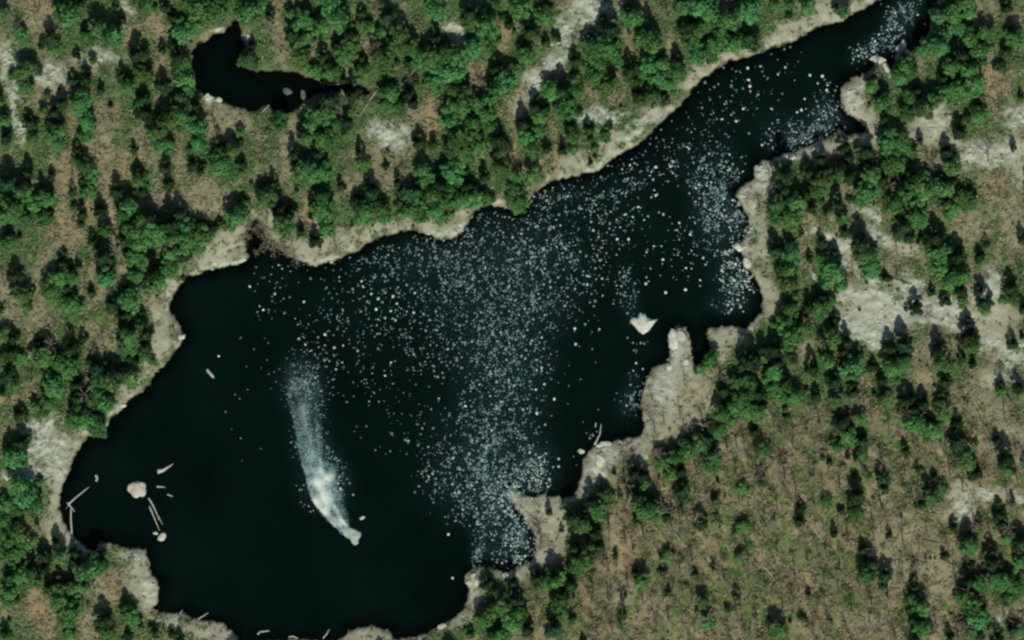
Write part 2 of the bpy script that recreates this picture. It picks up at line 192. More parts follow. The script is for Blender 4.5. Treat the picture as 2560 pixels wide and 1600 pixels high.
# ------------------------------------------------------------------ ground colour patches (photo px): x,y,rx,ry,angle,type
G = """
r 20 150 26 60 0;r 130 185 34 36 0;r 245 148 55 20 0;r 38 270 16 45 10;r 58 325 20 32 0;r 310 30 22 26 0;r 45 210 30 30 0
r 962 330 54 34 15;r 1000 345 45 30 0;r 1112 66 16 18 0;r 1145 92 28 22 40;s 1140 110 20 24 0
r 1480 22 78 26 0;r 1450 58 62 32 0;r 1410 110 26 40 -30;r 1375 155 30 22 -40;r 1335 205 28 34 -40;s 1300 260 26 40 0;r 1530 278 52 12 0
r 1600 315 62 16 -38;r 1500 298 60 20 0;s 1540 350 70 18 -30;s 1450 405 70 20 -20
r 2338 300 40 36 0;r 2540 300 34 44 0;r 2500 385 62 34 -20;r 2440 372 40 20 0;s 2370 350 40 30 0
r 2172 540 36 18 20;r 2195 592 46 22 30;s 2260 620 50 22 20;r 2290 700 50 20 28;r 2200 745 96 34 5;r 2120 735 34 18 0;r 2060 580 40 14 0;r 2110 605 28 22 0
r 2040 695 10 28 -40;r 2475 720 30 46 0;r 2475 408 26 22 0;s 2330 775 120 30 0;r 2170 815 70 36 0;r 2185 845 60 22 0;r 2540 905 60 22 10
s 2480 830 70 50 0;s 2450 780 60 30 0;r 2560 870 60 30 0;s 2500 950 60 20 0
r 95 1065 45 26 -10;r 125 1105 60 38 0;r 100 1150 60 44 0;r 55 1190 50 24 0;r 160 1170 26 40 20;s 60 1200 60 20 0
r 2400 1270 44 34 -20;r 2465 1236 56 22 -10;r 2545 1238 36 16 0;r 2490 1560 15 22 0;s 2390 1220 50 20 0
s 325 1385 50 22 8;s 355 1440 40 46 0;s 370 1490 28 36 0;s 420 1550 44 14 10;s 500 1572 50 18 10;s 545 1588 60 16 20;r 340 1395 26 12 0;r 375 1470 20 26 0;o 285 1470 30 40 0
s 145 1230 28 70 0;s 140 1320 34 50 0;s 175 1350 20 20 0
s 1700 960 92 66 0;s 1720 1010 66 60 0;t 1735 1000 44 50 0;t 1660 1075 40 30 -20;s 1710 920 60 40 0;s 1695 870 26 60 0;s 1650 1060 64 46 -20;s 1600 1110 44 28 0;s 1500 1140 44 44 0;s 1520 1180 30 34 0;r 1505 1135 24 22 0;r 1500 1180 16 34 0
r 1602 1150 14 20 0;s 1450 1215 46 30 -30;s 1340 1262 60 26 20;s 1390 1320 36 70 0;s 1360 1395 40 22 0;s 1300 1432 26 14 0;r 1690 865 14 46 10;r 1660 965 34 40 0
s 1825 835 50 26 0;s 1800 880 26 36 0;s 1190 1480 22 60 8;s 1150 1550 34 14 -30;s 920 1590 70 24 0;s 740 1605 80 12 0
s 1900 600 18 70 0;s 1915 740 26 70 0;r 1878 545 14 40 0;r 1866 630 12 24 0;s 1905 450 34 56 10;r 1905 440 26 30 0;r 1855 478 22 12 0
s 2132 250 26 60 10;s 2158 310 26 50 20;s 2175 350 18 28 0;s 2085 362 44 22 -20;s 2000 388 40 12 -15;r 2135 255 16 24 0;r 2195 155 24 14 0;r 2258 118 22 30 30
s 400 800 36 70 0;s 385 880 44 30 -50;s 330 960 40 20 -45;s 290 1015 34 18 -40;s 560 610 60 30 -30;s 600 570 40 20 -45;s 540 650 60 20 -8;s 670 570 34 34 20;s 430 720 30 30 -40
s 740 630 60 26 20;s 850 600 100 26 -18;s 960 565 70 18 -10;s 1100 570 60 26 0;s 1160 540 20 30 30;s 680 540 20 30 0;s 800 560 24 30 0
s 1640 280 24 40 50;s 1730 190 20 60 50;s 1830 130 60 16 -15;s 1980 80 60 22 -25;s 2060 30 50 26 -20;s 1930 95 30 20 0;s 2120 25 60 14 -28;s 2050 10 60 20 0
r 550 75 22 12 -10;r 525 248 30 14 20;t 560 290 60 34 0;t 590 310 50 30 0;r 630 90 14 20 0
o 100 30 44 34 0;o 120 60 30 30 0;o 315 105 16 20 0;o 385 62 24 26 0;o 400 155 10 40 0;o 300 420 22 56 0;o 170 430 34 60 0;o 165 560 46 56 0;o 250 680 16 60 0;o 230 520 20 40 0
t 255 350 24 50 0;t 260 460 30 34 0;t 130 240 34 40 0;t 100 60 34 30 0;o 768 520 18 56 0;o 780 560 18 24 0;t 720 380 18 110 0;t 700 70 14 90 0;t 930 440 60 40 0;t 920 390 50 30 0
o 1075 300 24 56 0;o 1255 90 14 60 0;o 1250 70 12 30 0;o 1200 180 18 26 0;t 1300 300 22 44 0;o 1388 370 9 70 0;o 1585 110 12 44 0;t 1565 90 14 60 0;o 1604 20 10 26 0;o 1298 390 10 60 0
t 1670 120 12 40 0;o 2480 210 26 70 -10;t 2460 90 20 80 0;o 2490 470 34 40 0;t 2420 560 60 44 0;t 2530 560 30 80 0;o 2305 955 14 30 0;o 2160 955 30 16 0;t 2310 880 24 40 0;t 2020 880 20 30 0
o 1540 1320 18 90 0;o 1545 1400 26 44 0;t 1550 1480 40 50 0;o 1725 1165 20 18 0;o 1835 1065 26 16 0;t 1840 1100 24 20 0;t 2480 1040 50 120 -20;o 2440 1060 20 90 -15;t 2540 1100 30 60 -20
t 2260 1330 60 50 0;t 2230 1400 60 90 0;t 2320 1450 60 60 20;t 2350 1400 60 50 0;o 2330 1450 30 34 30;t 2330 1540 30 60 0;t 2180 1560 60 40 0;t 2200 1240 30 60 0;t 1640 1510 20 26 0;o 1545 1500 20 26 0
o 85 1505 22 44 0;o 115 1545 34 44 0;t 220 1560 40 40 0;t 255 1490 20 40 0;t 20 740 18 60 0;o 40 1000 50 16 0;t 90 760 20 60 0;t 235 840 40 24 0;t 265 870 34 24 0;t 70 860 10 60 0
t 230 410 30 60 0;t 285 540 30 60 0;t 500 490 60 44 0;t 560 520 34 40 0;t 1500 1000 1 1 0;t 1540 1300 20 40 0;t 560 340 50 40 0
s 2200 770 130 64 10;r 2350 760 70 20 10;r 2300 800 60 16 0;r 2400 800 50 16 -10;r 2470 860 50 16 0;r 2160 690 40 14 30;r 2100 650 34 14 40;r 2420 395 40 14 0;s 2450 780 100 80 0;s 2440 385 90 44 -15;s 2310 320 60 44 0;s 2120 640 60 50 30;s 2560 400 40 60 0;r 2230 780 60 26 10;r 2120 800 40 20 0;r 2260 715 30 14 20;r 1877 520 10 34 0;r 1866 655 9 26 0;r 1903 418 22 24 0;r 1852 482 18 12 0;r 2130 222 14 22 0;r 1150 575 20 12 30;r 1090 590 34 10 0;r 800 655 60 9 -12;r 560 660 60 8 -8;r 1480 425 70 9 -20;r 1240 30 1 1 0;y 1790 1300 34 26 0;y 1950 1350 50 30 30;y 2100 1300 40 24 40;y 1700 1330 40 20 30;y 1820 1450 50 26 30;y 2080 1440 40 24 0;y 1980 1530 44 24 0;y 2150 1180 36 24 0;y 1852 1312 30 24 0;y 1855 1392 34 22 0;y 1705 1480 50 44 0;y 1760 1550 40 30 0;y 2020 1390 36 30 0;y 2060 1262 34 34 0;y 240 790 34 24 0;y 1785 905 16 28 -10;y 2400 510 40 22 0
y 1625 1460 26 24 0;y 1670 1400 24 20 0;y 2120 1420 20 14 0;y 1610 1400 24 20 0;y 1960 1085 30 20 0;y 60 370 30 30 0;y 330 30 60 20 0;y 490 120 30 30 0;y 2130 1500 40 30 0;y 1880 1500 60 60 0
"""
PAL = {'r': (0.42, 0.45, 0.355), 's': (0.33, 0.325, 0.23), 'o': (0.295, 0.222, 0.125), 't': (0.27, 0.245, 0.150), 'y': (0.125, 0.165, 0.055)}

def smooth(a, b, x):
    t = np.clip((x - a) / (b - a), 0, 1); return t * t * (3 - 2 * t)

# ------------------------------------------------------------------ ground sheet
def axis(lo, hi, step, far):
    core = np.arange(lo, hi + step / 2, step)
    out = []; d = step; p = hi
    while p < far:
        d *= 1.25; p += d; out.append(p)
    neg = []; d = step; p = lo
    while p > -far:
        d *= 1.25; p -= d; neg.append(p)
    return np.concatenate([np.array(neg[::-1]), core, np.array(out)])
AX = axis(-172, 172, 0.5, 3200.0)
AY = axis(-112, 112, 0.5, 3200.0)
GX, GY = np.meshgrid(AX, AY)
jit = 0.9
WX = GX + (fbm(GX * 0.9, GY * 0.9, 3, 3) - 0.5) * 2 * jit      # ragged shores
WY = GY + (fbm(GX * 0.9, GY * 0.9, 91, 3) - 0.5) * 2 * jit
D_L = sdist(WX, WY, LAKE_W)
D_P = sdist(WX, WY, POND_W)
DS = np.minimum(D_L, D_P)

def ground_height(X, Y, D):
    rough = (fbm(X * 0.25, Y * 0.25, 40, 5) - 0.5)
    hump = (fbm(X * 0.03, Y * 0.03, 7, 3) - 0.4) * 5.0
    land = 0.10 + 1.1 * (1 - np.exp(-np.maximum(D, 0) / 1.6)) + rough * 1.6 * smooth(0.3, 4, D) + np.maximum(hump, 0) * smooth(2, 18, D)
    wet = 0.10 + np.maximum(D, -6) * 0.55
    return np.where(D > 0, np.maximum(land, 0.06), wet)
GZ = ground_height(GX, GY, DS)

def ellipse_field(px, py, x, y, rx, ry, ang, soft=0.55):
    a = R(ang); dx = px - x; dy = py - y
    u = dx * math.cos(a) + dy * math.sin(a); v = -dx * math.sin(a) + dy * math.cos(a)
    return 1 - smooth(1 - soft, 1 + soft * 0.7, np.sqrt((u / rx) ** 2 + (v / ry) ** 2))

PX = GX * PPM + 1280; PY = 800 - GY * PPM
wob = 26
PXw = PX + (fbm(PX / 30, PY / 30, 5, 4) - 0.5) * 2 * wob
PYw = PY + (fbm(PX / 30, PY / 30, 66, 4) - 0.5) * 2 * wob
DIAG = smooth(1450, 1750, PX + (PY - 1000) * 0.6) * smooth(900, 1150, PY)      # hardwood slope, lower right
# stretched noise: up-down in the pine woods, diagonal on the slope
n1 = fbm(PX / 26, PY / 80, 12, 4); n2 = fbm(PX / 60, PY / 90, 20, 4); n3 = fbm(PX / 9, PY / 13, 33, 3)
dA = (PX * 0.86 + PY * -0.5) ; dB = (PX * 0.5 + PY * 0.86)
m1 = fbm(dA / 11, dB / 60, 51, 4); m2 = fbm(dA / 40, dB / 60, 58, 4)
cT = np.array(PAL['t']); cG = np.array((0.085, 0.135, 0.050)); cO = np.array(PAL['o']); cB = np.array((0.190, 0.165, 0.108)); cDk = np.array((0.035, 0.042, 0.022))
def mix(a, b, w): return a * (1 - w[..., None]) + b * w[..., None]
C = np.ones(PX.shape + (3,)) * np.array((0.205, 0.195, 0.122))
C = mix(C, cG, smooth(0.36, 0.54, n2) * 0.9)
C = mix(C, cO, smooth(0.60, 0.75, n1) * 0.5)
C = mix(C, cDk, (1 - smooth(0.32, 0.45, n3)) * 0.6)
n4 = fbm(PX / 16, PY / 22, 140, 4)
C = mix(C, np.array((0.07, 0.13, 0.045)), smooth(0.53, 0.62, n4) * 0.5)
S_ = np.ones(PX.shape + (3,)) * cB * 1.05
S_ = mix(S_, cT * 0.92, smooth(0.47, 0.58, m1) * 0.95)
S_ = mix(S_, cG * 1.05, smooth(0.50, 0.62, m2) * 0.65)
S_ = mix(S_, cDk, (1 - smooth(0.38, 0.46, m1)) * 0.9)
S_ = mix(S_, np.array((0.07, 0.075, 0.04)), (1 - smooth(0.38, 0.47, fbm(dA / 16, dB / 20, 188, 4))) * 0.75)
S_ = mix(S_, np.array((0.115, 0.17, 0.055)), smooth(0.55, 0.63, fbm(dA / 24, dB / 30, 199, 4)) * 0.7)
S_ = mix(S_, np.array((0.25, 0.180, 0.115)), smooth(0.57, 0.67, fbm(dA / 14, dB / 26, 171, 4)) * 0.6)
S_ = S_ * np.array((1.06, 1.02, 0.94))
C = mix(C, S_, DIAG)
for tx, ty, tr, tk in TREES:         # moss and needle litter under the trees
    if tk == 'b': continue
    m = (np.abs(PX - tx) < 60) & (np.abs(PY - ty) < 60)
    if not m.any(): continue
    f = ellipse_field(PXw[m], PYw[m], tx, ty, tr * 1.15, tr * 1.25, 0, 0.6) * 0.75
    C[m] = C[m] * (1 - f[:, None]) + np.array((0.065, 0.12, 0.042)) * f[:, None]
SANDY = np.zeros(PX.shape); ROCK = np.zeros(PX.shape)
patch = []
for t in G.replace('\n', ';').split(';'):
    t = t.split()
    if len(t) == 6: patch.append((t[0],) + tuple(float(q) for q in t[1:]))
patch.sort(key=lambda p: 'otysr'.index(p[0]) if not (p[0] == 't' and (p[1], p[2]) in ((1735, 1000), (1660, 1075))) else 3.5)
grain = fbm(PX / 7, PY / 5, 77, 4)
streak = fbm((PX * 0.8 + PY * 0.6) / 46, (PX * 0.6 - PY * 0.8) / 8, 78, 4)
for k, x, y, rx, ry, an in patch:
    m = (np.abs(PX - x) < max(rx, ry) * 1.8 + 30) & (np.abs(PY - y) < max(rx, ry) * 1.8 + 30)
    f = ellipse_field(PXw[m], PYw[m], x, y, rx, ry, an)
    f *= {'o': .8, 't': .75, 'y': .7, 's': .85, 'r': .95}[k]
    if k == 'r': f *= (smooth(0.38, 0.52, grain[m]) * 0.6 + 0.4) * (0.45 + 0.55 * smooth(0.38, 0.5, streak[m]))
    C[m] = C[m] * (1 - f[:, None]) + np.array(PAL[k]) * f[:, None]
    if k == 'r': ROCK[m] = np.maximum(ROCK[m], f)
    if k in 'rs': SANDY[m] = np.maximum(SANDY[m], f * (1 if k == 'r' or rx < 94 else .5))
# bare bank at the lake's edge
edge = 1 - smooth(0.3, 2.4, D_L + (fbm(PX / 18, PY / 18, 211, 4) - 0.42) * 9)
C = mix(C, np.array((0.38, 0.37, 0.27)), edge * 0.85)
C *= (0.78 + 0.44 * fbm(PX / 14, PY / 14, 88, 4))[..., None]
C *= (1 - 0.0 * ROCK)[..., None]
C = mix(C, np.array((0.06, 0.055, 0.035)), smooth(-0.55, -0.1, -DS) * (0.35 + 0.65 * smooth(.45, .6, n4)))
C = mix(C, np.array((0.03, 0.035, 0.02)), smooth(-0.15, 0.25, -DS))
INL = ellipse_field(PX, PY, 645, 590, 34, 50, -12) + ellipse_field(PX, PY, 700, 622, 44, 16, 25)
C = mix(C, np.array((0.065, 0.055, 0.035)), np.clip(INL, 0, 1) * 0.85)
GZ = GZ + ROCK * np.maximum(fbm(PX / 16, PY / 10, 99, 4) - 0.35, 0) * 2.2 * (DS > 1)

gm, nt, b = newmat('forest_floor')
at = N(nt, 'ShaderNodeAttribute', attribute_name='tint')
tc = N(nt, 'ShaderNodeTexCoord')
nz = noise_tex(nt, 1.1, 7, 0.7, tc.outputs['Object'])
rp = N(nt, 'ShaderNodeMapRange'); nt.links.new(nz.outputs[0], rp.inputs[0])
rp.inputs[1].default_value = 0.28; rp.inputs[2].default_value = 0.72; rp.inputs[3].default_value = 0.76; rp.inputs[4].default_value = 1.24
mx = N(nt, 'ShaderNodeVectorMath', operation='SCALE'); nt.links.new(at.outputs['Color'], mx.inputs[0]); nt.links.new(rp.outputs[0], mx.inputs['Scale'])
nt.links.new(mx.outputs[0], b.inputs['Base Color'])
bp = N(nt, 'ShaderNodeBump'); bp.inputs['Strength'].default_value = 0.7; bp.inputs['Distance'].default_value = 0.5
nt.links.new(nz.outputs[0], bp.inputs['Height']); nt.links.new(bp.outputs[0], b.inputs['Normal'])
nx, ny = len(AX), len(AY)
idx = np.arange(nx * ny).reshape(ny, nx)
F = np.stack([idx[:-1, :-1], idx[:-1, 1:], idx[1:, 1:], idx[1:, :-1]], -1).reshape(-1, 4)
V = np.stack([GX, GY, GZ], -1).reshape(-1, 3)
ground = link('ground', mesh_np('ground', V, F, gm, cols=C.reshape(-1, 3), smooth=True))
tag(ground, kind='structure')

def sample(A, x, y):
    i = np.clip(np.searchsorted(AX, x) - 1, 0, nx - 2); j = np.clip(np.searchsorted(AY, y) - 1, 0, ny - 2)
    fx = (x - AX[i]) / (AX[i + 1] - AX[i]); fy = (y - AY[j]) / (AY[j + 1] - AY[j])
    return A[j, i] * (1 - fx) * (1 - fy) + A[j, i + 1] * fx * (1 - fy) + A[j + 1, i] * (1 - fx) * fy + A[j + 1, i + 1] * fx * fy
def zat(x, y): return float(sample(GZ, x, y))
def dat(x, y): return float(sample(DS, x, y))

# ------------------------------------------------------------------ water
BL = [(1190,600,130,66,0,.9,.7),(1220,700,140,90,0,.8,.6),(1240,820,115,100,0,.8,.6),(1250,950,90,90,0,.95,.65),(1230,1080,105,80,0,.95,.7),(1250,1180,100,60,0,1.2,.8),(1280,1290,70,70,40,1.5,.9),
 (1290,1370,60,50,0,1.7,1.1),(1190,1240,90,60,0,.9,.75),(1130,1180,80,70,0,.6,.7),(1195,1390,14,40,10,2.0,.6),(1200,1320,24,60,0,.8,.6),(1340,1170,34,40,0,1.3,1.0),
 (1060,660,120,60,0,.5,.6),(960,650,90,50,0,.34,.6),(1000,760,180,90,0,.34,.75),(830,860,110,90,0,.20,.75),(900,960,130,60,0,.14,.65),(760,940,50,60,0,.5,.6),(700,730,90,60,0,.10,.9),(1070,880,90,70,0,.35,.7),(1040,1080,80,60,0,.16,.7),
 (1400,560,130,90,-20,.55,.8),(1480,680,120,70,0,.4,.9),(1360,700,80,100,0,.7,.7),(1340,860,50,80,0,.45,.8),(1520,560,110,80,0,.30,1.0),(1380,490,70,18,-5,.8,.9),(1560,470,60,18,-15,.5,.9),
 (1600,440,120,60,-30,.35,.9),(1720,380,100,60,-30,.38,.8),(1790,440,60,60,0,1.1,.8),(1800,520,60,50,0,1.2,.8),(1810,590,60,50,0,1.1,.9),(1840,690,46,50,0,2.3,1.1),(1815,540,50,70,0,.6,1.1),(1700,620,60,80,0,.30,1.1),
 (1820,760,40,20,0,1.2,1.0),(1570,740,24,60,-10,.8,.6),(1860,560,20,40,0,1.0,.7),(1950,330,50,40,-20,.7,.8),(2030,330,70,34,-30,1.5,.85),(2075,290,36,40,-30,1.2,.8),(2000,370,50,20,-20,1.6,.9),(2060,240,40,40,0,.3,1.0),
 (2180,118,50,22,-30,1.6,.9),(2240,70,50,26,-55,1.7,.8),(2270,20,40,26,-50,1.5,.8),(2230,40,26,26,0,.6,.8),(1860,240,110,80,0,.14,1.0),(1960,180,90,60,-30,.08,.9),(1750,300,90,60,-30,.12,.9),(1580,1010,34,30,0,1.3,.9),(1590,960,24,26,0,.7,.9),(1600,870,26,30,0,.2,1.0),
 (1480,1090,20,14,0,.3,.8),(1440,770,60,60,0,.12,.8),(752,965,42,50,0,1.4,.55),(775,1080,40,80,0,1.1,.6),(835,1180,30,60,-20,1.2,.6),(800,1225,46,40,-30,1.2,1.1),(1300,1230,60,30,0,1.2,.9),(1240,1130,90,90,0,.6,.75)]
wm, nt, b = newmat('dark_lake_water')
tc = N(nt, 'ShaderNodeTexCoord')
nz = noise_tex(nt, 0.025, 4, 0.6, tc.outputs['Object'])
cr = N(nt, 'ShaderNodeValToRGB'); nt.links.new(nz.outputs[0], cr.inputs[0])
cr.color_ramp.elements[0].position = 0.35; cr.color_ramp.elements[0].color = (0.0006, 0.0036, 0.0026, 1)
cr.color_ramp.elements[1].position = 0.7; cr.color_ramp.elements[1].color = (0.0014, 0.0082, 0.0058, 1)
nt.links.new(cr.outputs[0], b.inputs['Base Color'])
b.inputs['Roughness'].default_value = 0.12
b.inputs['IOR'].default_value = 1.33
b.inputs['Specular IOR Level'].default_value = 0.12
n2_ = noise_tex(nt, 1.4, 4, 0.6, tc.outputs['Object'])
bp = N(nt, 'ShaderNodeBump'); bp.inputs['Strength'].default_value = 0.12; bp.inputs['Distance'].default_value = 0.2
nt.links.new(n2_.outputs[0], bp.inputs['Height']); nt.links.new(bp.outputs[0], b.inputs['Normal'])
def water_sheet(name, P, pad, pond):
    x0, y0 = P.min(0) - pad; x1, y1 = P.max(0) + pad
    ax = np.arange(x0, x1 + 1, 1.0); ay = np.arange(y0, y1 + 1, 1.0)
    X, Y = np.meshgrid(ax, ay)
    d = -sample(D_P if pond else D_L, X, Y)
    px = X * PPM + 1280; py = 800 - Y * PPM
    offshore = smooth(0.5, 6.0, d + (fbm(X / 5, Y / 5, 8, 3) - .5) * 3) * (0.35 if pond else 1.0)  # water colour gets darker towards the shore
    film = np.zeros(X.shape)
    if not pond:
        for b_ in BL:
            film += ellipse_field(px, py, b_[0], b_[1], b_[2] * 1.25, b_[3] * 1.25, b_[4], 0.95) * min(b_[5], 1.3) * (.5 if b_[5] < .7 else 1)
        film = np.clip(film * (0.35 + 1.1 * fbm(X / 3, Y / 4.5, 64, 5)), 0, 2.2) * smooth(0.5, 3, d) * 0.5
    cc = np.stack([offshore, film, np.zeros(X.shape)], -1).reshape(-1, 3)
    m_, n_ = X.shape; idx = np.arange(m_ * n_).reshape(m_, n_)
    F = np.stack([idx[:-1, :-1], idx[:-1, 1:], idx[1:, 1:], idx[1:, :-1]], -1).reshape(-1, 4)
    # keep only cells near or over the water
    near = (d[:-1, :-1] > -3).reshape(-1)
    V = np.stack([X, Y, np.zeros(X.shape)], -1).reshape(-1, 3)
    o = link(name, mesh_np(name, V, F[near], wm, cols=cc)); tag(o, kind='structure'); return o
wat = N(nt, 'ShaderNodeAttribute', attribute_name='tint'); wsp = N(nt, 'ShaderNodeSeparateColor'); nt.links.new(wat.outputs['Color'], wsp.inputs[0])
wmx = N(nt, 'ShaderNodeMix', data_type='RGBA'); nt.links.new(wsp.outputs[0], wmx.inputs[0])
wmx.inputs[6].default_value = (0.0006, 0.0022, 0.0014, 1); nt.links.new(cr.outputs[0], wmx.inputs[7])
fn = noise_tex(nt, 1.6, 6, 0.7, tc.outputs['Object'])
fm = N(nt, 'ShaderNodeMapRange'); nt.links.new(fn.outputs[0], fm.inputs[0]); fm.inputs[1].default_value = .42; fm.inputs[2].default_value = .72; fm.inputs[3].default_value = 0.0; fm.inputs[4].default_value = 1.0
fx_ = N(nt, 'ShaderNodeMath', operation='MULTIPLY', use_clamp=True); nt.links.new(wsp.outputs[1], fx_.inputs[0]); nt.links.new(fm.outputs[0], fx_.inputs[1])
wm2 = N(nt, 'ShaderNodeMix', data_type='RGBA'); nt.links.new(fx_.outputs[0], wm2.inputs[0]); nt.links.new(wmx.outputs[2], wm2.inputs[6]); wm2.inputs[7].default_value = (0.036, 0.070, 0.070, 1)
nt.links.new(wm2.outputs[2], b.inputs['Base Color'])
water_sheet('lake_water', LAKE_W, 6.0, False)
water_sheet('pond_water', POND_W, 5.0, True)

# ------------------------------------------------------------------ materials for plants, wood, rocks
def leafmat(name):
    m, nt, b = newmat(name)
    at = N(nt, 'ShaderNodeAttribute', attribute_name='tint')
    oi = N(nt, 'ShaderNodeObjectInfo')
    hs = N(nt, 'ShaderNodeHueSaturation')
    mr = N(nt, 'ShaderNodeMapRange'); nt.links.new(oi.outputs['Random'], mr.inputs[0]); mr.inputs[3].default_value = 0.68; mr.inputs[4].default_value = 1.4
    mh = N(nt, 'ShaderNodeMath', operation='MULTIPLY_ADD'); nt.links.new(oi.outputs['Random'], mh.inputs[0]); mh.inputs[1].default_value = 0.07; mh.inputs[2].default_value = 0.464
    nt.links.new(mr.outputs[0], hs.inputs['Value']); nt.links.new(mh.outputs[0], hs.inputs['Hue'])
    nt.links.new(at.outputs['Color'], hs.inputs['Color']); nt.links.new(hs.outputs[0], b.inputs['Base Color'])
    return m
M_leaf = leafmat('evergreen_needles')
def woodmat(name, c1, c2, scale=3):
    m, nt, b = newmat(name)
    tc = N(nt, 'ShaderNodeTexCoord'); nz = noise_tex(nt, scale, 5, 0.65, tc.outputs['Object'])
    cr = N(nt, 'ShaderNodeValToRGB'); nt.links.new(nz.outputs[0], cr.inputs[0])
    cr.color_ramp.elements[0].position = 0.3; cr.color_ramp.elements[0].color = c1 + (1,)
    cr.color_ramp.elements[1].position = 0.7; cr.color_ramp.elements[1].color = c2 + (1,)
    nt.links.new(cr.outputs[0], b.inputs['Base Color'])
    bp = N(nt, 'ShaderNodeBump'); bp.inputs['Strength'].default_value = 0.5; bp.inputs['Distance'].default_value = 0.15
    nt.links.new(nz.outputs[0], bp.inputs['Height']); nt.links.new(bp.outputs[0], b.inputs['Normal'])
    return m
M_bark = woodmat('dark_bark', (0.05, 0.038, 0.026), (0.14, 0.11, 0.08))
M_twig = woodmat('grey_brown_twigs', (0.20, 0.165, 0.115), (0.38, 0.335, 0.24), 1.5)
M_log = woodmat('bleached_wood', (0.30, 0.29, 0.22), (0.52, 0.52, 0.43))
M_rock = woodmat('pale_granite', (0.34, 0.35, 0.27), (0.58, 0.62, 0.50), 1.0)
M_dim = woodmat('dark_wet_rock', (0.05, 0.055, 0.045), (0.17, 0.18, 0.15), 1.2)
M_rock2 = woodmat('buff_granite', (0.36, 0.33, 0.26), (0.50, 0.47, 0.38), 0.8)

# ------------------------------------------------------------------ mesh pieces
def tube(pts, rads, n=6):
    """closed tapered tube along pts -> V, F(quads)"""
    V = []; Fq = []
    P = [Vector(p) for p in pts]
    for i, p in enumerate(P):
        t = (P[min(i + 1, len(P) - 1)] - P[max(i - 1, 0)]).normalized()
        a = t.orthogonal().normalized(); bb = t.cross(a)
        for k in range(n):
            an = 2 * math.pi * k / n
            V.append(tuple(p + (a * math.cos(an) + bb * math.sin(an)) * rads[i]))
    for i in range(len(P) - 1):
        for k in range(n):
            k2 = (k + 1) % n
            Fq.append((i * n + k, i * n + k2, (i + 1) * n + k2, (i + 1) * n + k))
    c0 = len(V); V.append(tuple(P[0])); V.append(tuple(P[-1]))
    for k in range(0, n, 2):
        Fq.append((c0, (k + 2) % n, (k + 1) % n, k))
        o = (len(P) - 1) * n
        Fq.append((c0 + 1, o + k, o + (k + 1) % n, o + (k + 2) % n))
    return V, Fq

def merge(parts):
    V = []; Fq = []
    for v, f in parts:
        o = len(V); V += list(v); Fq += [tuple(i + o for i in q) for q in f]
    return V, Fq

def crown_np(seed, kind, h, r, base, n, qs):
    """needle tufts spread through a lumpy crown volume. kind 'g' round pine, 'd' steeper dark spruce"""
    g = np.random.RandomState(seed)
    # boughs: clump centres
    nb = 16 if kind == 'g' else 22
    cen = []; rad = []
    for i in range(nb):
        t = (i + g.rand()) / nb
        if kind == 'g':
            z = base + (h - base) * (0.15 + 0.8 * t)
            rr = r * math.sqrt(max(0.05, 1 - (t * 1.0) ** 2)) * (0.35 + 0.55 * g.rand())
            cr_ = r * (0.30 + 0.22 * g.rand())
        else:
            z = base + (h - base) * (0.05 + 0.92 * t)
            rr = r * (1 - t) ** 0.8 * (0.45 + 0.5 * g.rand())
            cr_ = r * (0.20 + 0.22 * g.rand()) * (1.15 - 0.6 * t)
        a = i * 2.399 + g.rand() * 0.9
        cen.append((rr * math.cos(a), rr * math.sin(a), z)); rad.append(cr_)
    cen = np.array(cen); rad = np.array(rad)
    w = rad ** 2; w = w / w.sum()
    pick = g.choice(nb, n, p=w)
    d = g.normal(size=(n, 3)); d /= np.linalg.norm(d, axis=1)[:, None]
    d[:, 2] = np.where(d[:, 2] < -0.3, -d[:, 2], d[:, 2])
    rr = rad[pick] * (0.55 + 0.5 * g.rand(n))
    P = cen[pick] + d * rr[:, None] * np.array((1, 1, 0.75))
    nrm = d + g.normal(size=(n, 3)) * 0.30
    nrm /= np.linalg.norm(nrm, axis=1)[:, None]
    ref = np.where(np.abs(nrm[:, 2:3]) > 0.9, np.array([[1., 0, 0]]), np.array([[0, 0, 1.]]))
    a = np.cross(nrm, ref); a /= np.linalg.norm(a, axis=1)[:, None]
    bb = np.cross(nrm, a)
    th = g.rand(n)[:, None] * 6.28
    a2 = a * np.cos(th) + bb * np.sin(th); b2 = -a * np.sin(th) + bb * np.cos(th)
    s = (qs * (0.6 + 0.8 * g.rand(n)))[:, None]
    V = np.stack([P - a2 * s - b2 * s * .2, P + b2 * s * .55, P + a2 * s + b2 * s * .1, P - b2 * s * .6], 1).reshape(-1, 3)
    Fq = np.arange(n * 4).reshape(n, 4)
    # foliage colour: bough to bough and tuft to tuft
    bc = g.rand(nb)
    if kind == 'g':
        c0 = np.array((0.028, 0.092, 0.027)); c1 = np.array((0.078, 0.215, 0.060))
    else:
        c0 = np.array((0.008, 0.022, 0.009)); c1 = np.array((0.030, 0.078, 0.027))  # dark tufts carry the shaded crown sides in their colour
    mixw = np.clip(0.65 * bc[pick] + 0.35 * g.rand(n), 0, 1)[:, None]
    col = c0 * (1 - mixw) + c1 * mixw
    col[:, 0] *= 0.8 + 0.7 * g.rand(n)
    return V, Fq, np.repeat(col, 4, axis=0)

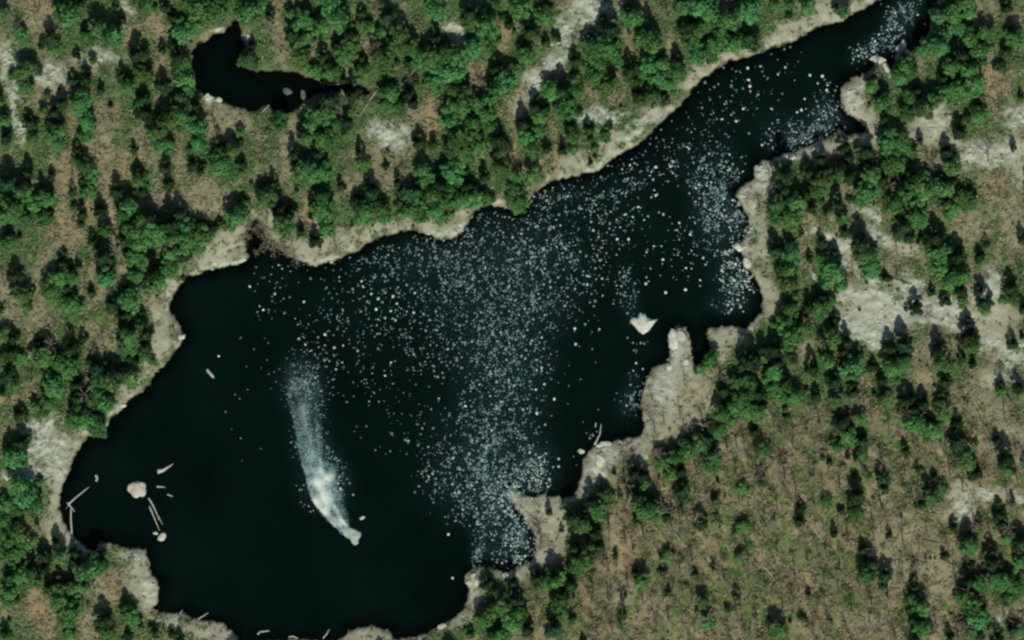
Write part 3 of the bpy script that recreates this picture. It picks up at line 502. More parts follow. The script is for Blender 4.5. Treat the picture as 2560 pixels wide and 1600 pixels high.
# unit prototypes: crown radius 1 m scaled uniformly later; height/radius ratio differs
PROTO = {'g': [], 'd': []}
for i in range(9):
    h = 1.9 + 0.5 * rnd.random()
    V, Fq, c = crown_np(100 + i, 'g', h, 1.0, 0.75, 820, 0.14)
    tr, tf = tube([(0, 0, 0), (0.03, 0.02, 0.9), (0, 0, h * 0.9)], [0.085, 0.06, 0.015])
    PROTO['g'].append((V, Fq, c, np.array(tr), np.array(tf), h))
for i in range(9):
    h = 2.7 + 0.7 * rnd.random()
    V, Fq, c = crown_np(200 + i, 'd', h, 1.0, 0.5, 820, 0.14)
    tr, tf = tube([(0, 0, 0), (0.02, 0.0, 1.4), (0, 0, h * 0.97)], [0.085, 0.055, 0.01])
    PROTO['d'].append((V, Fq, c, np.array(tr), np.array(tf), h))
for k in PROTO:
    PROTO[k] = [p + (mesh_np('crown', p[0], p[1], M_leaf, cols=p[2]), mesh_np('trunk', p[3], p[4], M_bark)) for p in PROTO[k]]

# ------------------------------------------------------------------ zones used to say which tree is which
ZONES = [(70,60,"in the far top left corner"),(230,60,"along the top edge right of the top left corner"),(70,200,"beside the pale rock at the left edge"),
(230,210,"left of the small pond near the open pale patch"),(370,130,"just left of the small pond's upper end"),(480,40,"above the small pond's upper left shore"),
(560,20,"directly above the tip of the small pond"),(650,130,"on the small pond's upper right shore"),(440,230,"on the small pond's left shore"),
(90,320,"below the left edge rocks"),(210,310,"in the clearing strip left of the small pond"),(350,300,"lower left of the small pond"),(470,330,"below left of the small pond"),
(590,380,"just below the small pond"),(730,60,"along the top edge right of the small pond"),(860,60,"at the top between the pond and the lake"),(800,140,"above the small pond's log strewn arm"),
(960,130,"north of the pale rock patch right of the pond"),(1090,40,"at the top edge beside the small pale rocks"),(1220,80,"left of the large pale rock slab at the top"),
(820,240,"among the dead logs of the pond's arm"),(960,240,"at the right end of the pond's arm"),(1100,190,"between the pond's arm and the rock slab"),(1180,260,"left of the pale rocky gully"),
(800,330,"left of the pale rock patch right of the pond"),(1130,350,"right of the pale rock patch"),(1260,350,"below the pale rocky gully"),(1330,90,"on the left side of the large rock slab"),
(1340,260,"in the middle of the pale rocky gully"),(1420,250,"right of the pale rocky gully"),(1520,80,"right of the large rock slab at the top"),(1500,170,"below right of the large rock slab"),
(1620,80,"at the top above the lake's channel"),(1740,40,"at the top edge left of the lake's channel"),(1620,200,"on the slope above the channel's left bank"),(1760,110,"just above the channel's sandy bank"),
(1880,90,"beside the sandy bank near the top of the channel"),(1990,30,"at the top edge beside the channel's sandy bank"),(1500,290,"above the pale shore bank of the channel"),(1500,350,"on the pale shore bank of the channel"),
(1330,400,"in the grove by the north shore bend"),(60,450,"at the left edge west of the lake"),(60,560,"at the left edge level with the north shore"),(210,470,"in the woods well left of the north shore"),
(340,420,"between the small pond and the left beach"),(480,420,"north of the tan clearing above the inlet"),(450,540,"on the left of the tan clearing above the inlet"),(590,480,"right of the tan clearing above the inlet"),
(330,560,"inland of the beach's upper end"),(470,600,"right above the beach by the inlet"),(260,640,"in the woods left of the beach"),(390,680,"beside the upper end of the left beach"),
(160,700,"near the left edge behind the beach"),(300,760,"close behind the left beach"),(690,450,"above the inlet at the north shore"),(720,540,"on the sandy point right of the inlet"),
(800,500,"above the sandy point of the north shore"),(930,490,"above the middle of the north shore"),(1050,470,"in the thick grove above the north shore"),(1170,480,"beside the dark cove of the north shore"),
(40,850,"at the left edge level with the beach"),(130,880,"left of the beach's lower part"),(230,870,"behind the beach's widest part"),(350,850,"along the lower beach"),
(150,970,"above the pale rock shelf on the left"),(240,980,"on the wooded point right of the pale rock shelf"),(260,1060,"at the waterside tip of the wooded point"),(50,1120,"on the pale rock shelf at the left edge"),
(60,1250,"in the grove below the rock shelf"),(50,1370,"in the grove at the left edge behind the driftwood shore"),(160,1400,"behind the driftwood shore"),(240,1410,"beside the pale headland lower left"),
(150,1480,"in the bottom left woods"),(30,1540,"in the very bottom left corner"),(200,1560,"at the bottom edge left of the headland"),(290,1560,"at the bottom below the pale headland"),(430,1570,"at the foot of the southwest shore"),
(1230,1500,"behind the narrow stony bar at the bottom"),(1300,1580,"at the bottom edge right of the stony bar"),(1400,1450,"below the sandy cove at the lower right"),(1460,1390,"right of the sandy cove"),(1480,1270,"along the cove's right rim"),
(1430,1560,"at the bottom edge below the sandy cove"),(1600,1250,"in the dark clump south of the sand spit"),(1660,1140,"along the spit's lower right edge"),(1770,1080,"right of the large sand spit's base"),(1820,960,"right of the large sand spit"),
(1900,870,"in the dark woods behind the east shore"),(1860,1050,"inland right of the sand spit"),(1580,1450,"on the brown slope below the sandy cove"),(1750,1350,"in the middle of the brown slope"),(1720,1550,"at the bottom middle of the brown slope"),
(1880,1250,"on the upper part of the brown slope"),(1880,1500,"low on the brown slope"),(2330,40,"at the top edge right of the channel"),(2360,90,"right of the channel's upper end"),(2430,60,"at the top right of the frame"),
(2330,140,"east of the broken rocks in the channel"),(2440,160,"in the green thicket at the upper right"),(2520,80,"in the top right corner"),(2200,220,"behind the pale spit on the channel's right shore"),(2300,200,"in the woods east of the channel spit"),
(2420,250,"left of the tan strip at the right edge"),(2210,300,"right of the channel spit's lower end"),(2330,270,"above the pale clearing at the upper right"),(2130,370,"just below the channel spit"),(2240,370,"between the channel spit and the right clearing"),
(2040,400,"right of the rocky point on the east shore"),(2380,350,"in the pale clearing at the upper right"),(2520,360,"on the rocks at the right edge"),(1970,450,"close behind the rocky point of the east shore"),(2060,480,"inland of the rocky point"),
(1970,550,"behind the east shore's narrow beach"),(2160,450,"in the thicket right of the rocky point"),(2270,450,"in the thicket above the big rock outcrop"),(2390,480,"in the green patch near the right edge"),(2050,620,"left of the upper rock clearing"),
(1970,640,"behind the east beach's middle part"),(2160,620,"in the rock clearing above the big outcrop"),(2260,580,"at the upper right of the rock clearing"),(2340,600,"right of the rock clearing"),(2400,660,"right of the big rock outcrop"),
(2030,700,"left of the big rock outcrop's upper end"),(1990,770,"between the east beach and the big outcrop"),(2280,750,"on the big pale rock outcrop"),(2460,640,"in the scrub near the right edge"),(2540,740,"at the right edge by the pale ground"),
(2420,740,"in the gap near the right edge"),(2070,830,"at the lower left of the big outcrop"),(2240,860,"at the foot of the big outcrop"),(2340,890,"below the tan clearing on the right"),(2420,840,"alone in the tan clearing on the right"),
(2530,850,"on the pale ground at the right edge"),(1990,880,"in the dark woods left of the outcrop's foot"),(2120,910,"below left of the big outcrop"),(1960,980,"inland behind the sand spit woods"),(2080,960,"in the mixed woods below the outcrop"),
(2220,940,"below the pair of dark trees at the outcrop"),(2280,1000,"in the dark row below the tan clearing"),(2360,950,"right of the dark row below the clearing"),(2130,1030,"in the open woods right of the spit"),(2180,1110,"in the middle of the right hand woods"),
(2300,1070,"in the green strip left of the brown slope"),(2420,1140,"in the green strip beside the tan bank"),(2500,1130,"on the tan bank near the right edge"),(2540,960,"at the right edge below the pale ground"),(2100,1180,"at the top of the brown hillside"),
(2000,1300,"on the brown hillside's left part"),(2140,1230,"near the dark tree on the brown hillside"),(2300,1220,"left of the lower right rocks"),(2180,1400,"in the dark knot on the brown hillside"),(2080,1520,"at the bottom of the brown hillside"),
(1950,1580,"at the bottom edge of the brown hillside"),(2230,1330,"in the middle of the brown hillside"),(2290,1500,"in the upright dark column near the bottom right"),(2300,1590,"at the bottom edge under the dark column"),(2420,1340,"just below the lower right rocks"),
(2500,1290,"against the lower right rocks"),(2480,1410,"in the dark grove below the lower right rocks"),(2420,1450,"on the left of the bottom right grove"),(2540,1450,"at the right edge of the bottom right grove"),(2440,1540,"at the bottom of the right hand grove"),(2530,1560,"in the bottom right corner"),
(620,420,"south of the small pond"),(710,350,"below the pond's rotting log arm"),(1820,130,"by the channel's bank"),(1690,260,"at the channel bank's bend")]
def fit(lb):
    w = lb.split()
    while len(w) > 16 and 'the' in w[1:]:
        w.pop(len(w) - 1 - w[::-1].index('the'))
    return ' '.join(w)
ORD = ['', 'first', 'second', 'third', 'fourth', 'fifth', 'sixth', 'seventh', 'eighth', 'ninth', 'tenth', 'eleventh', 'twelfth', 'thirteenth', 'fourteenth', 'fifteenth', 'sixteenth', 'seventeenth', 'eighteenth', 'nineteenth', 'twentieth']
def zone_of(x, y):
    return min(range(len(ZONES)), key=lambda i: (ZONES[i][0] - x) ** 2 + (ZONES[i][1] - y) ** 2)

# ------------------------------------------------------------------ evergreens
ever = []
for (x, y, r, k) in TREES:
    if k == 'b': continue
    oy = 0.42 * r if k == 'd' else -0.12 * r
    wx, wy = W(x, y + oy)
    if dat(wx, wy) < 0.25:
        if dat(wx, wy - 1.5) > dat(wx, wy): wy -= 1.5
        if dat(wx, wy) < 0.2: continue
    ever.append(dict(x=x, y=y, wx=wx, wy=wy, r=r, k=k))
ever.sort(key=lambda e: -e['r'])
big, rest = ever[:300], ever[300:]
for e in big: e['z'] = zone_of(e['x'], e['y'])
from collections import defaultdict
cells = defaultdict(list)
for e in big: cells[(e['z'], e['k'])].append(e)
for key, L in cells.items():
    L.sort(key=lambda e: e['x'])
    col = 'bright green' if key[1] == 'g' else 'dark green'
    zz = ZONES[key[0]][2]
    for i, e in enumerate(L):
        if len(L) == 1: e['label'] = 'the %s evergreen %s' % (col, zz)
        elif len(L) == 2: e['label'] = '%s of two %s evergreens %s' % (('left', 'right')[i], col, zz)
        elif i == len(L) - 1: e['label'] = 'rightmost of the %s evergreens %s' % (col, zz)
        elif i == 0: e['label'] = 'leftmost of the %s evergreens %s' % (col, zz)
        else: e['label'] = '%s from left of the %s evergreens %s' % (ORD[i + 1], col, zz)
def tree_tf(e):
    s = e['r'] / PPM * (1.27 if e['k'] == 'g' else 1.02) * (0.85 + 0.3 * rnd.random())
    return s, rnd.random() * 6.283, (0.85 + 0.35 * rnd.random())
for e in big:
    p = PROTO[e['k']][rnd.randrange(9)]
    s, rot, hz = tree_tf(e)
    root = bpy.data.objects.new('evergreen_tree', None); COL.objects.link(root)
    root.empty_display_size = 0.5
    root.location = (e['wx'], e['wy'], zat(e['wx'], e['wy']) - 0.15)
    root.rotation_euler = (0, 0, rot); q_ = 0.82 + 0.4 * rnd.random(); root.scale = (s * q_, s / q_ ** .6, s * hz)
    tag(root, fit(e['label']), 'evergreen tree', 'evergreen trees in the woods around the lake')
    link('crown', p[6], root); link('trunk', p[7], root)
def baked(items, matfield):
    Vs, Fs, Cs = [], [], []; o = 0
    for e in items:
        p = PROTO[e['k']][rnd.randrange(9)]
        s, rot, hz = tree_tf(e)
        c, sn = math.cos(rot), math.sin(rot)
        z0 = zat(e['wx'], e['wy']) - 0.15
        val = 0.7 + 0.65 * rnd.random()
        for V, Fq, cc in ((p[0], p[1], p[2] * val), (p[3], p[4], np.full((len(p[3]), 3), 0.07))):
            X = (V[:, 0] * c - V[:, 1] * sn) * s + e['wx']; Y = (V[:, 0] * sn + V[:, 1] * c) * s + e['wy']
            Vs.append(np.stack([X, Y, V[:, 2] * s * hz + z0], 1)); Fs.append(Fq + o); Cs.append(cc); o += len(V)
    return np.concatenate(Vs), np.concatenate(Fs), np.concatenate(Cs)
# small saplings filling the gaps of the thick groves
for i in range(2600):
    e = rnd.choice(ever)
    if e['k'] != 'g' and rnd.random() < .5: continue
    a = rnd.random() * 6.283; d = e['r'] * (0.8 + 0.9 * rnd.random())
    x = e['x'] + math.cos(a) * d; y = e['y'] + math.sin(a) * d
    wx, wy = W(x, y)
    if dat(wx, wy) < 1.2 or abs(wx) > 165 or abs(wy) > 105: continue
    if sample(SANDY, wx, wy) > 0.5: continue
    if len(rest) > 1150: break
    rest.append(dict(x=x, y=y, wx=wx, wy=wy, r=4 + 6 * rnd.random(), k='g' if rnd.random() < .75 else 'd'))
for i in range(45):
    x = rnd.uniform(1480, 2460); y = rnd.uniform(1120, 1600)
    if x + (y - 1000) * 0.6 < 1620: continue
    wx, wy = W(x, y)
    if dat(wx, wy) < 1.2 or sample(SANDY, wx, wy) > 0.5: continue
    rest.append(dict(x=x, y=y, wx=wx, wy=wy, r=3.5 + 6 * rnd.random() ** 2, k=rnd.choice('gdd')))
for i in range(700):
    x = rnd.uniform(0, 2560); y = rnd.uniform(0, 1600); wx, wy = W(x, y)
    if not 0.9 < dat(wx, wy) < 3.2: continue
    if sample(SANDY, wx, wy) > 0.5: continue
    rest.append(dict(x=x, y=y, wx=wx, wy=wy, r=2.5 + 4 * rnd.random() ** 2, k=rnd.choice('ggd')))
# woods carrying on outside the frame
for i in range(420):
    a = rnd.random()
    x = rnd.uniform(-400, 2960); y = rnd.uniform(-400, 2000)
    if -10 < x < 2570 and -10 < y < 1610: continue
    wx, wy = W(x, y)
    if dat(wx, wy) < 2: continue
    rest.append(dict(x=x, y=y, wx=wx, wy=wy, r=rnd.uniform(14, 28), k=rnd.choice('gd')))
V, Fq, c = baked(rest, None)
o = link('small_evergreens', mesh_np('small_evergreens', V, Fq, M_leaf, cols=c))
tag(o, 'smaller evergreens and saplings filling the woods between the large evergreens', 'evergreens', kind='stuff')

# ------------------------------------------------------------------ leafless trees
def bare_np(seed):
    g = random.Random(seed); parts = []
    h = 6.0
    lx, ly = g.uniform(-.6, .6), g.uniform(-.6, .6)
    parts.append(tube([(0, 0, 0), (lx * .4, ly * .4, h * .5), (lx, ly, h)], [0.15, 0.10, 0.02], 6))
    tw = []
    for i in range(11):
        t = 0.25 + 0.7 * g.random(); a = g.random() * 6.283
        bx, by, bz = lx * t, ly * t, h * t
        L = 2.3 * (1.15 - t * .7) * (0.7 + 0.6 * g.random())
        ex, ey, ez = bx + math.cos(a) * L, by + math.sin(a) * L, bz + L * (0.35 + .4 * g.random())
        tw.append(tube([(bx, by, bz), ((bx + ex) / 2, (by + ey) / 2, (bz + ez) / 2 + .1), (ex, ey, ez)], [0.06, 0.045, 0.012], 4))
        for j in range(5):
            q = 0.3 + 0.7 * g.random(); a2 = a + g.uniform(-1.2, 1.2); l2 = L * .5 * (0.5 + g.random() * .6)
            sx, sy, sz = bx + (ex - bx) * q, by + (ey - by) * q, bz + (ez - bz) * q
            tw.append(tube([(sx, sy, sz), (sx + math.cos(a2) * l2, sy + math.sin(a2) * l2, sz + l2 * .5 * g.random())], [0.03, 0.01], 4))
    tv, tf = parts[0]; bv, bf = merge(tw)
    return np.array(tv), np.array(tf), np.array(bv), np.array(bf)
BARE = []
for i in range(7):
    a = bare_np(500 + i)
    BARE.append((mesh_np('trunk', a[0], a[1], M_twig), mesh_np('branches', a[2], a[3], M_twig), a))
blist = []
for (x, y, r, k) in TREES:
    if k == 'b':
        wx, wy = W(x, y + 0.25 * r)
        if dat(wx, wy) > 0.2: blist.append((x, y, wx, wy, max(r, 12)))
tries = 0
while len(blist) < 300 and tries < 20000:
    tries += 1
    x = rnd.uniform(0, 2560); y = rnd.uniform(0, 1600)
    sl_ = (x + (y - 1000) * 0.6 > 1560 and y > 1010 and x > 1480)
    if not sl_ and rnd.random() > 0.05: continue
    wx, wy = W(x, y)
    if dat(wx, wy) < 2.0 or sample(ROCK, wx, wy) > .2: continue
    if any((x - q[0]) ** 2 + (y - q[1]) ** 2 < 26 ** 2 for q in blist): continue
    if any((x - e['x']) ** 2 + (y - e['y']) ** 2 < (e['r'] * .8) ** 2 for e in ever): continue
    blist.append((x, y, wx, wy, rnd.uniform(12, 22)))
for x, y in ((632,575),(650,572),(622,600),(660,600),(668,622),(690,628),(712,636),(645,625),(735,648)):
    blist.insert(0, (x, y, *W(x, y), 13))
blist = blist[:300]
bc = defaultdict(list)
for q in blist: bc[zone_of(q[0], q[1])].append(q)
for z, L in bc.items():
    L.sort()
    for i, q in enumerate(L):
        zz = ZONES[z][2]
        if len(L) == 1: lb = 'the grey brown leafless tree %s' % zz
        elif len(L) == 2: lb = '%s of two leafless trees %s' % (('left', 'right')[i], zz)
        elif i == len(L) - 1: lb = 'rightmost of the leafless trees %s' % zz
        elif i == 0: lb = 'leftmost of the leafless trees %s' % zz
        else: lb = '%s from left of the leafless trees %s' % (ORD[min(i + 1, 20)], zz)
        B = BARE[rnd.randrange(7)]
        root = bpy.data.objects.new('leafless_tree', None); COL.objects.link(root)
        s = q[4] / PPM / 1.65
        root.location = (q[2], q[3], zat(q[2], q[3]) - 0.1); root.rotation_euler = (0, 0, rnd.random() * 6.28); root.scale = (s, s, s)
        tag(root, fit(lb), 'leafless tree', 'leafless trees on the brown slopes')
        link('trunk', B[0], root); link('branches', B[1], root)

# ------------------------------------------------------------------ undergrowth (uncountable): low tufts, brush and dead stems
def undergrowth():
    g = np.random.RandomState(5)
    n0 = 80000
    x = g.uniform(-165, 165, n0); y = g.uniform(-104, 104, n0)
    d = sample(DS, x, y); rk = sample(ROCK, x, y)
    px = x * PPM + 1280; py = 800 - y * PPM
    cc = np.stack([sample(C[..., i], x, y) for i in range(3)], 1)
    green = cc[:, 1] / (cc[:, 0] + 1e-4)
    lum = cc.mean(1)
    keep = (d > 1.0) & (rk < .35) & (g.rand(n0) < np.clip(1.25 - lum * 4.2, 0.06, 1) * (1 - 0.55 * sample(DIAG, x, y)))
    x, y, cc, green, px, py = x[keep], y[keep], cc[keep], green[keep], px[keep], py[keep]
    n = len(x); z = sample(GZ, x, y)
    q = 5
    P = np.repeat(np.stack([x, y, z], 1), q, 0) + np.concatenate([g.normal(size=(n * q, 2)) * 0.34, g.rand(n * q, 1) * 0.7], 1)
    th = g.rand(n * q) * 6.28; tilt = g.uniform(-.9, .9, n * q)
    a = np.stack([np.cos(th), np.sin(th), np.zeros(n * q)], 1)
    b_ = np.stack([-np.sin(th) * np.cos(tilt), np.cos(th) * np.cos(tilt), np.sin(tilt)], 1)
    s = (0.16 + 0.3 * g.rand(n * q))[:, None]
    V = np.stack([P - a * s, P + b_ * s * .7, P + a * s, P - b_ * s * .7], 1).reshape(-1, 3)
    Fq = np.arange(n * q * 4).reshape(-1, 4)
    gr = np.repeat(green, q)
    rr = g.rand(n * q)
    pal = np.where((rr < np.clip((gr - 0.90) * 2.2, 0.12, 0.9))[:, None], np.array((0.075, 0.155, 0.05)), np.array((0.27, 0.24, 0.14)))
    pal = pal * (0.7 + 0.5 * g.rand(n * q))[:, None]
    return V, Fq, np.repeat(pal, 4, 0)
def brush():
    g = np.random.RandomState(15)
    n0 = 5200
    px = g.uniform(-20, 2580, n0); py = g.uniform(-20, 1620, n0)
    x = (px - 1280) / PPM; y = (800 - py) / PPM
    d = sample(DS, x, y); rk = sample(SANDY, x, y) * .5; dg = sample(DIAG, x, y)
    keep = (d > 1.6) & (rk < .25) & (g.rand(n0) < 0.30 + 0.6 * dg)
    x, y, dg = x[keep], y[keep], dg[keep]; n = len(x); q = 46
    z = sample(GZ, x, y); r = g.uniform(0.8, 2.4, n)
    cols = np.array([(0.21, 0.155, 0.105), (0.26, 0.215, 0.13), (0.135, 0.160, 0.060), (0.085, 0.075, 0.045), (0.085, 0.160, 0.050), (0.175, 0.145, 0.09)])
    hard = cols[g.choice(6, n, p=[.27, .22, .15, .10, .08, .18])]; soft = cols[g.choice(6, n, p=[.06, .10, .26, .08, .40, .10])]
    cc = np.where((g.rand(n) < dg)[:, None], hard, soft)
    dv = g.normal(size=(n * q, 3)); dv /= np.linalg.norm(dv, axis=1)[:, None]; dv[:, 2] = np.abs(dv[:, 2])
    rr = np.repeat(r, q)[:, None] * (0.45 + 0.6 * g.rand(n * q, 1))
    P = np.repeat(np.stack([x, y, z], 1), q, 0) + dv * rr * np.array((1.0, 1.2, 0.8))
    nr = dv + g.normal(size=dv.shape) * .3; nr /= np.linalg.norm(nr, axis=1)[:, None]
    a = np.cross(nr, np.array((0.3, 0.2, 0.93))); a /= np.linalg.norm(a, axis=1)[:, None]; b_ = np.cross(nr, a)
    s = (0.13 + 0.16 * g.rand(n * q))[:, None]
    V = np.stack([P - a * s, P + b_ * s * .8, P + a * s, P - b_ * s * .8], 1).reshape(-1, 3)
    col = np.repeat(cc, q, 0) * (0.88 + 0.24 * g.rand(n * q, 1))
    return V, np.arange(n * q * 4).reshape(-1, 4), np.repeat(col, 4, 0)
mu, nt, b = newmat('undergrowth')
at = N(nt, 'ShaderNodeAttribute', attribute_name='tint'); nt.links.new(at.outputs['Color'], b.inputs['Base Color'])
V, Fq, c = undergrowth()
V2, F2, c2 = brush()
Fq = np.concatenate([Fq, F2 + len(V)]); V = np.concatenate([V, V2]); c = np.concatenate([c, c2])
tag(link('undergrowth', mesh_np('undergrowth', V, Fq, mu, cols=c)), 'low green and brown brush covering the forest floor', 'undergrowth', kind='stuff')

# ------------------------------------------------------------------ rocks
def rock_mesh(seed, rx, ry, rz, mat, nu=14, nv=8, lump=0.28, outline=None):
    V = []; Fq = []
    for j in range(nv + 1):
        ph = math.pi / 2 * (1 - j / nv) if True else 0
        for i in range(nu):
            a = 2 * math.pi * i / nu
            d = Vector((math.cos(a) * math.cos(ph), math.sin(a) * math.cos(ph), math.sin(ph)))
            k = 1 + lump * (mnoise.noise(d * 1.7 + Vector((seed * 3.1, 0, 0))) * 1.5) + 0.10 * mnoise.noise(d * 5 + Vector((0, seed * 2.3, 0)))
            V.append((d.x * rx * k, d.y * ry * k, max(d.z, 0) ** .8 * rz * k))
    base = len(V)
    for i in range(nu):
        x, y, z = V[nv * nu + i]; V.append((x * 0.97, y * 0.97, -0.7))
    for j in range(nv + 1):
        for i in range(nu):
            i2 = (i + 1) % nu
            Fq.append((j * nu + i, (j + 1) * nu + i, (j + 1) * nu + i2, j * nu + i2))
    return mesh_np('rock', V, Fq, mat, smooth=False)
def rock(x, y, rx, ry, rz, label, ang=0, mat=None, name='rock', cat='rock', group=None, seed=None):
    wx, wy = W(x, y)
    o = link(name, rock_mesh(seed or x, rx / PPM, ry / PPM, rz, mat or M_rock, 22 if rx > 18 else 14), None, (wx, wy, max(zat(wx, wy), -0.02)))
    o.rotation_euler = (0, 0, R(-ang)); tag(o, label, cat, group); return o
rock(343, 1222, 24, 20, 0.9, 'large round buff rock standing in the dark water on the left', 10, M_rock2, 'lake_rock')
rock(405, 1342, 9, 12, 0.6, 'small bright oval rock in the water below the two sunken poles', 30)
rock(389, 1333, 6, 4, 0.25, 'tiny pale rock touching the bright oval rock')
rock(605, 649, 12, 7, 0.7, 'white boulder on the beach beside the dark inlet', -10)
rock(588, 654, 5, 4, 0.5, 'small white stone left of the white boulder by the inlet')
rock(530, 672, 6, 3, 0.4, 'small pale stone on the upper beach waterline')
rock(454, 842, 10, 7, 0.7, 'pale boulder on the point of the left beach', -20)
rock(309, 1013, 8, 6, 0.7, 'white boulder on the shore below the left beach', -20)
rock(1453, 1128, 8, 6, 0.6, 'bright white rock alone in the water left of the cove')
rock(1846, 618, 12, 9, 0.8, 'whitish boulder in the shallows of the east shore', 40)
rock(1867, 655, 9, 17, 0.9, 'tall white boulder at the middle of the east beach', -15)
rock(1975, 391, 16, 8, 0.6, 'pale slab at the foot of the rocky point on the channel', 15)
rock(2038, 373, 12, 6, 0.5, 'pale slab between the rocky point and the channel spit', -20)
rock(2258, 112, 9, 12, 0.9, 'whitish broken rock at the channel shore near the top', 0)
rock(2246, 120, 8, 10, 0.8, 'grey rock left of the whitish broken rock by the channel', 20, M_rock2)
rock(2272, 140, 7, 16, 0.7, 'long grey rock below the whitish broken rock by the channel', -20, M_rock2)
rock(2196, 149, 20, 8, 0.6, 'arched grey rock ledge reaching into the channel', 10)
rock(2216, 170, 7, 16, 0.6, 'narrow grey ledge curving down from the arched one', -25)
rock(718, 228, 12, 9, 0.5, 'pale rock in the pond where its arm begins', 10, mat=M_dim)
rock(758, 236, 6, 14, 0.5, 'upright pale rock in the pond right of its neighbour', -10, mat=M_dim)
rock(519, 243, 9, 9, 0.6, 'whitish rock at the pond lower left shore', 0)
rock(547, 250, 8, 7, 0.6, 'whitish rock right of its twin on the pond lower left shore', 0)
rock(905, 1295, 7, 4, 0.2, 'little pale rock right of the foam streak tail', -30)
rock(1184, 1440, 9, 8, 0.6, 'pale boulder at the top of the narrow stony bar', 0)
rock(1172, 1456, 8, 6, 0.5, 'grey boulder second from the top of the stony bar', 0, M_rock2)
rock(1190, 1456, 6, 8, 0.5, 'pale boulder on the right flank of the stony bar', 0)
rock(1268, 1440, 13, 8, 0.5, 'pale boulder at the lower corner of the speckled bay', 0)
rock(1105, 1566, 12, 7, 0.4, 'grey rock at the foot of the stony bar', -20, M_rock2)
rock(1512, 1112, 20, 9, 0.7, 'whitish slab on the upper shore of the cove', 0)
rock(1500, 1150, 12, 18, 0.7, 'whitish slab below the upper slab of the cove', 0)
rock(1672, 918, 8, 10, 0.7, 'white stone at the neck of the large sand spit', 0)
rock(1716, 905, 8, 10, 0.7, 'white stone right of the neck of the sand spit', 0)
rock(1684, 850, 13, 30, 0.9, 'long pale rock forming the tip of the sand spit', -6)
rock(1702, 838, 10, 18, 0.7, 'grey speckled rock beside the long pale tip rock', -15, M_rock2)
# the pale islet: traced outline with its own height
def islet(P, c0, top, label, name, cat, mat):
    P = P or [(1575,805),(1580,792),(1592,795),(1600,779),(1607,785),(1612,783),(1619,794),(1634,799),(1645,798),(1637,806),(1630,816),(1622,827),(1608,836),(1596,828),(1590,820),(1583,812)]
    cx, cy = W(*c0); V = []; Fq = []; n = len(P)
    for s_, z in ((1.06, -0.7), (1.0, 0.08), (0.8, 0.58 * top), (0.5, 0.9 * top), (0.2, top)):
        for p in P:
            x, y = W(*p); V.append(((x - cx) * s_, (y - cy) * s_, z + (0.22 * mnoise.noise(Vector((x, y, z * 3))) if z > .1 else 0)))
    for j in range(4):
        for i in range(n):
            i2 = (i + 1) % n; Fq.append((j * n + i, j * n + i2, (j + 1) * n + i2, (j + 1) * n + i))
    V.append((0, 0, top)); c = len(V) - 1
    for i in range(0, n, 2): Fq.append((4 * n + i, 4 * n + (i + 1) % n, 4 * n + (i + 2) % n, c))
    o = link(name, mesh_np(name, V, Fq, mat), None, (cx, cy, 0)); tag(o, label, cat)
islet(None, (1608, 808), 0.95, 'pale rocky islet between the speckled bay and the large sand spit', 'islet', 'islet', M_rock)
M_green = woodmat('algae_grey_rock', (0.22, 0.27, 0.23), (0.40, 0.46, 0.40), 1.0)
islet([(855,1328),(858,1320),(868,1317),(880,1320),(892,1326),(903,1333),(901,1342),(895,1350),(896,1358),(888,1363),(880,1358),(876,1348),(864,1342),(858,1336)], (880, 1338), 0.3,
      'flat grey green ledge at the lower tip of the foam streak', 'lake_rock', 'rock', M_green)
# stony scatter on the outcrops
def stones():
    g = random.Random(9); parts = []; cnt = 0
    P = [p for p in patch if p[0] == 'r']
    for i in range(1500):
        k, x, y, rx, ry, an = g.choice(P)
        qx = x + g.gauss(0, .5) * rx; qy = y + g.gauss(0, .5) * ry
        wx, wy = W(qx, qy)
        if dat(wx, wy) < -0.2 or sample(ROCK, wx, wy) < .3: continue
        s = 0.12 + 0.45 * g.random() ** 3; z = zat(wx, wy)
        a = g.random() * 6.28; ring = []
        n = 6
        V = []; F_ = []
        for lv, (k1, zz) in enumerate(((1.0, -0.2), (0.9, .45), (0.45, .8))):
            for j in range(n):
                t = a + j * 6.283 / n; r_ = s * k1 * (0.8 + 0.4 * g.random())
                V.append((wx + math.cos(t) * r_, wy + math.sin(t) * r_ * .8, z + zz * s))
        for lv in range(2):
            for j in range(n):
                j2 = (j + 1) % n; F_.append((lv * n + j, lv * n + j2, (lv + 1) * n + j2, (lv + 1) * n + j))
        F_.append((2 * n, 2 * n + 1, 2 * n + 2, 2 * n + 3)); F_.append((2 * n, 2 * n + 3, 2 * n + 4, 2 * n + 5))
        parts.append((V, F_))
    V, Fq = merge(parts)
    tag(link('scattered_stones', mesh_np('scattered_stones', V, Fq, M_rock)), 'loose pale stones strewn over the bare rock patches', 'stones', kind='stuff')
stones()

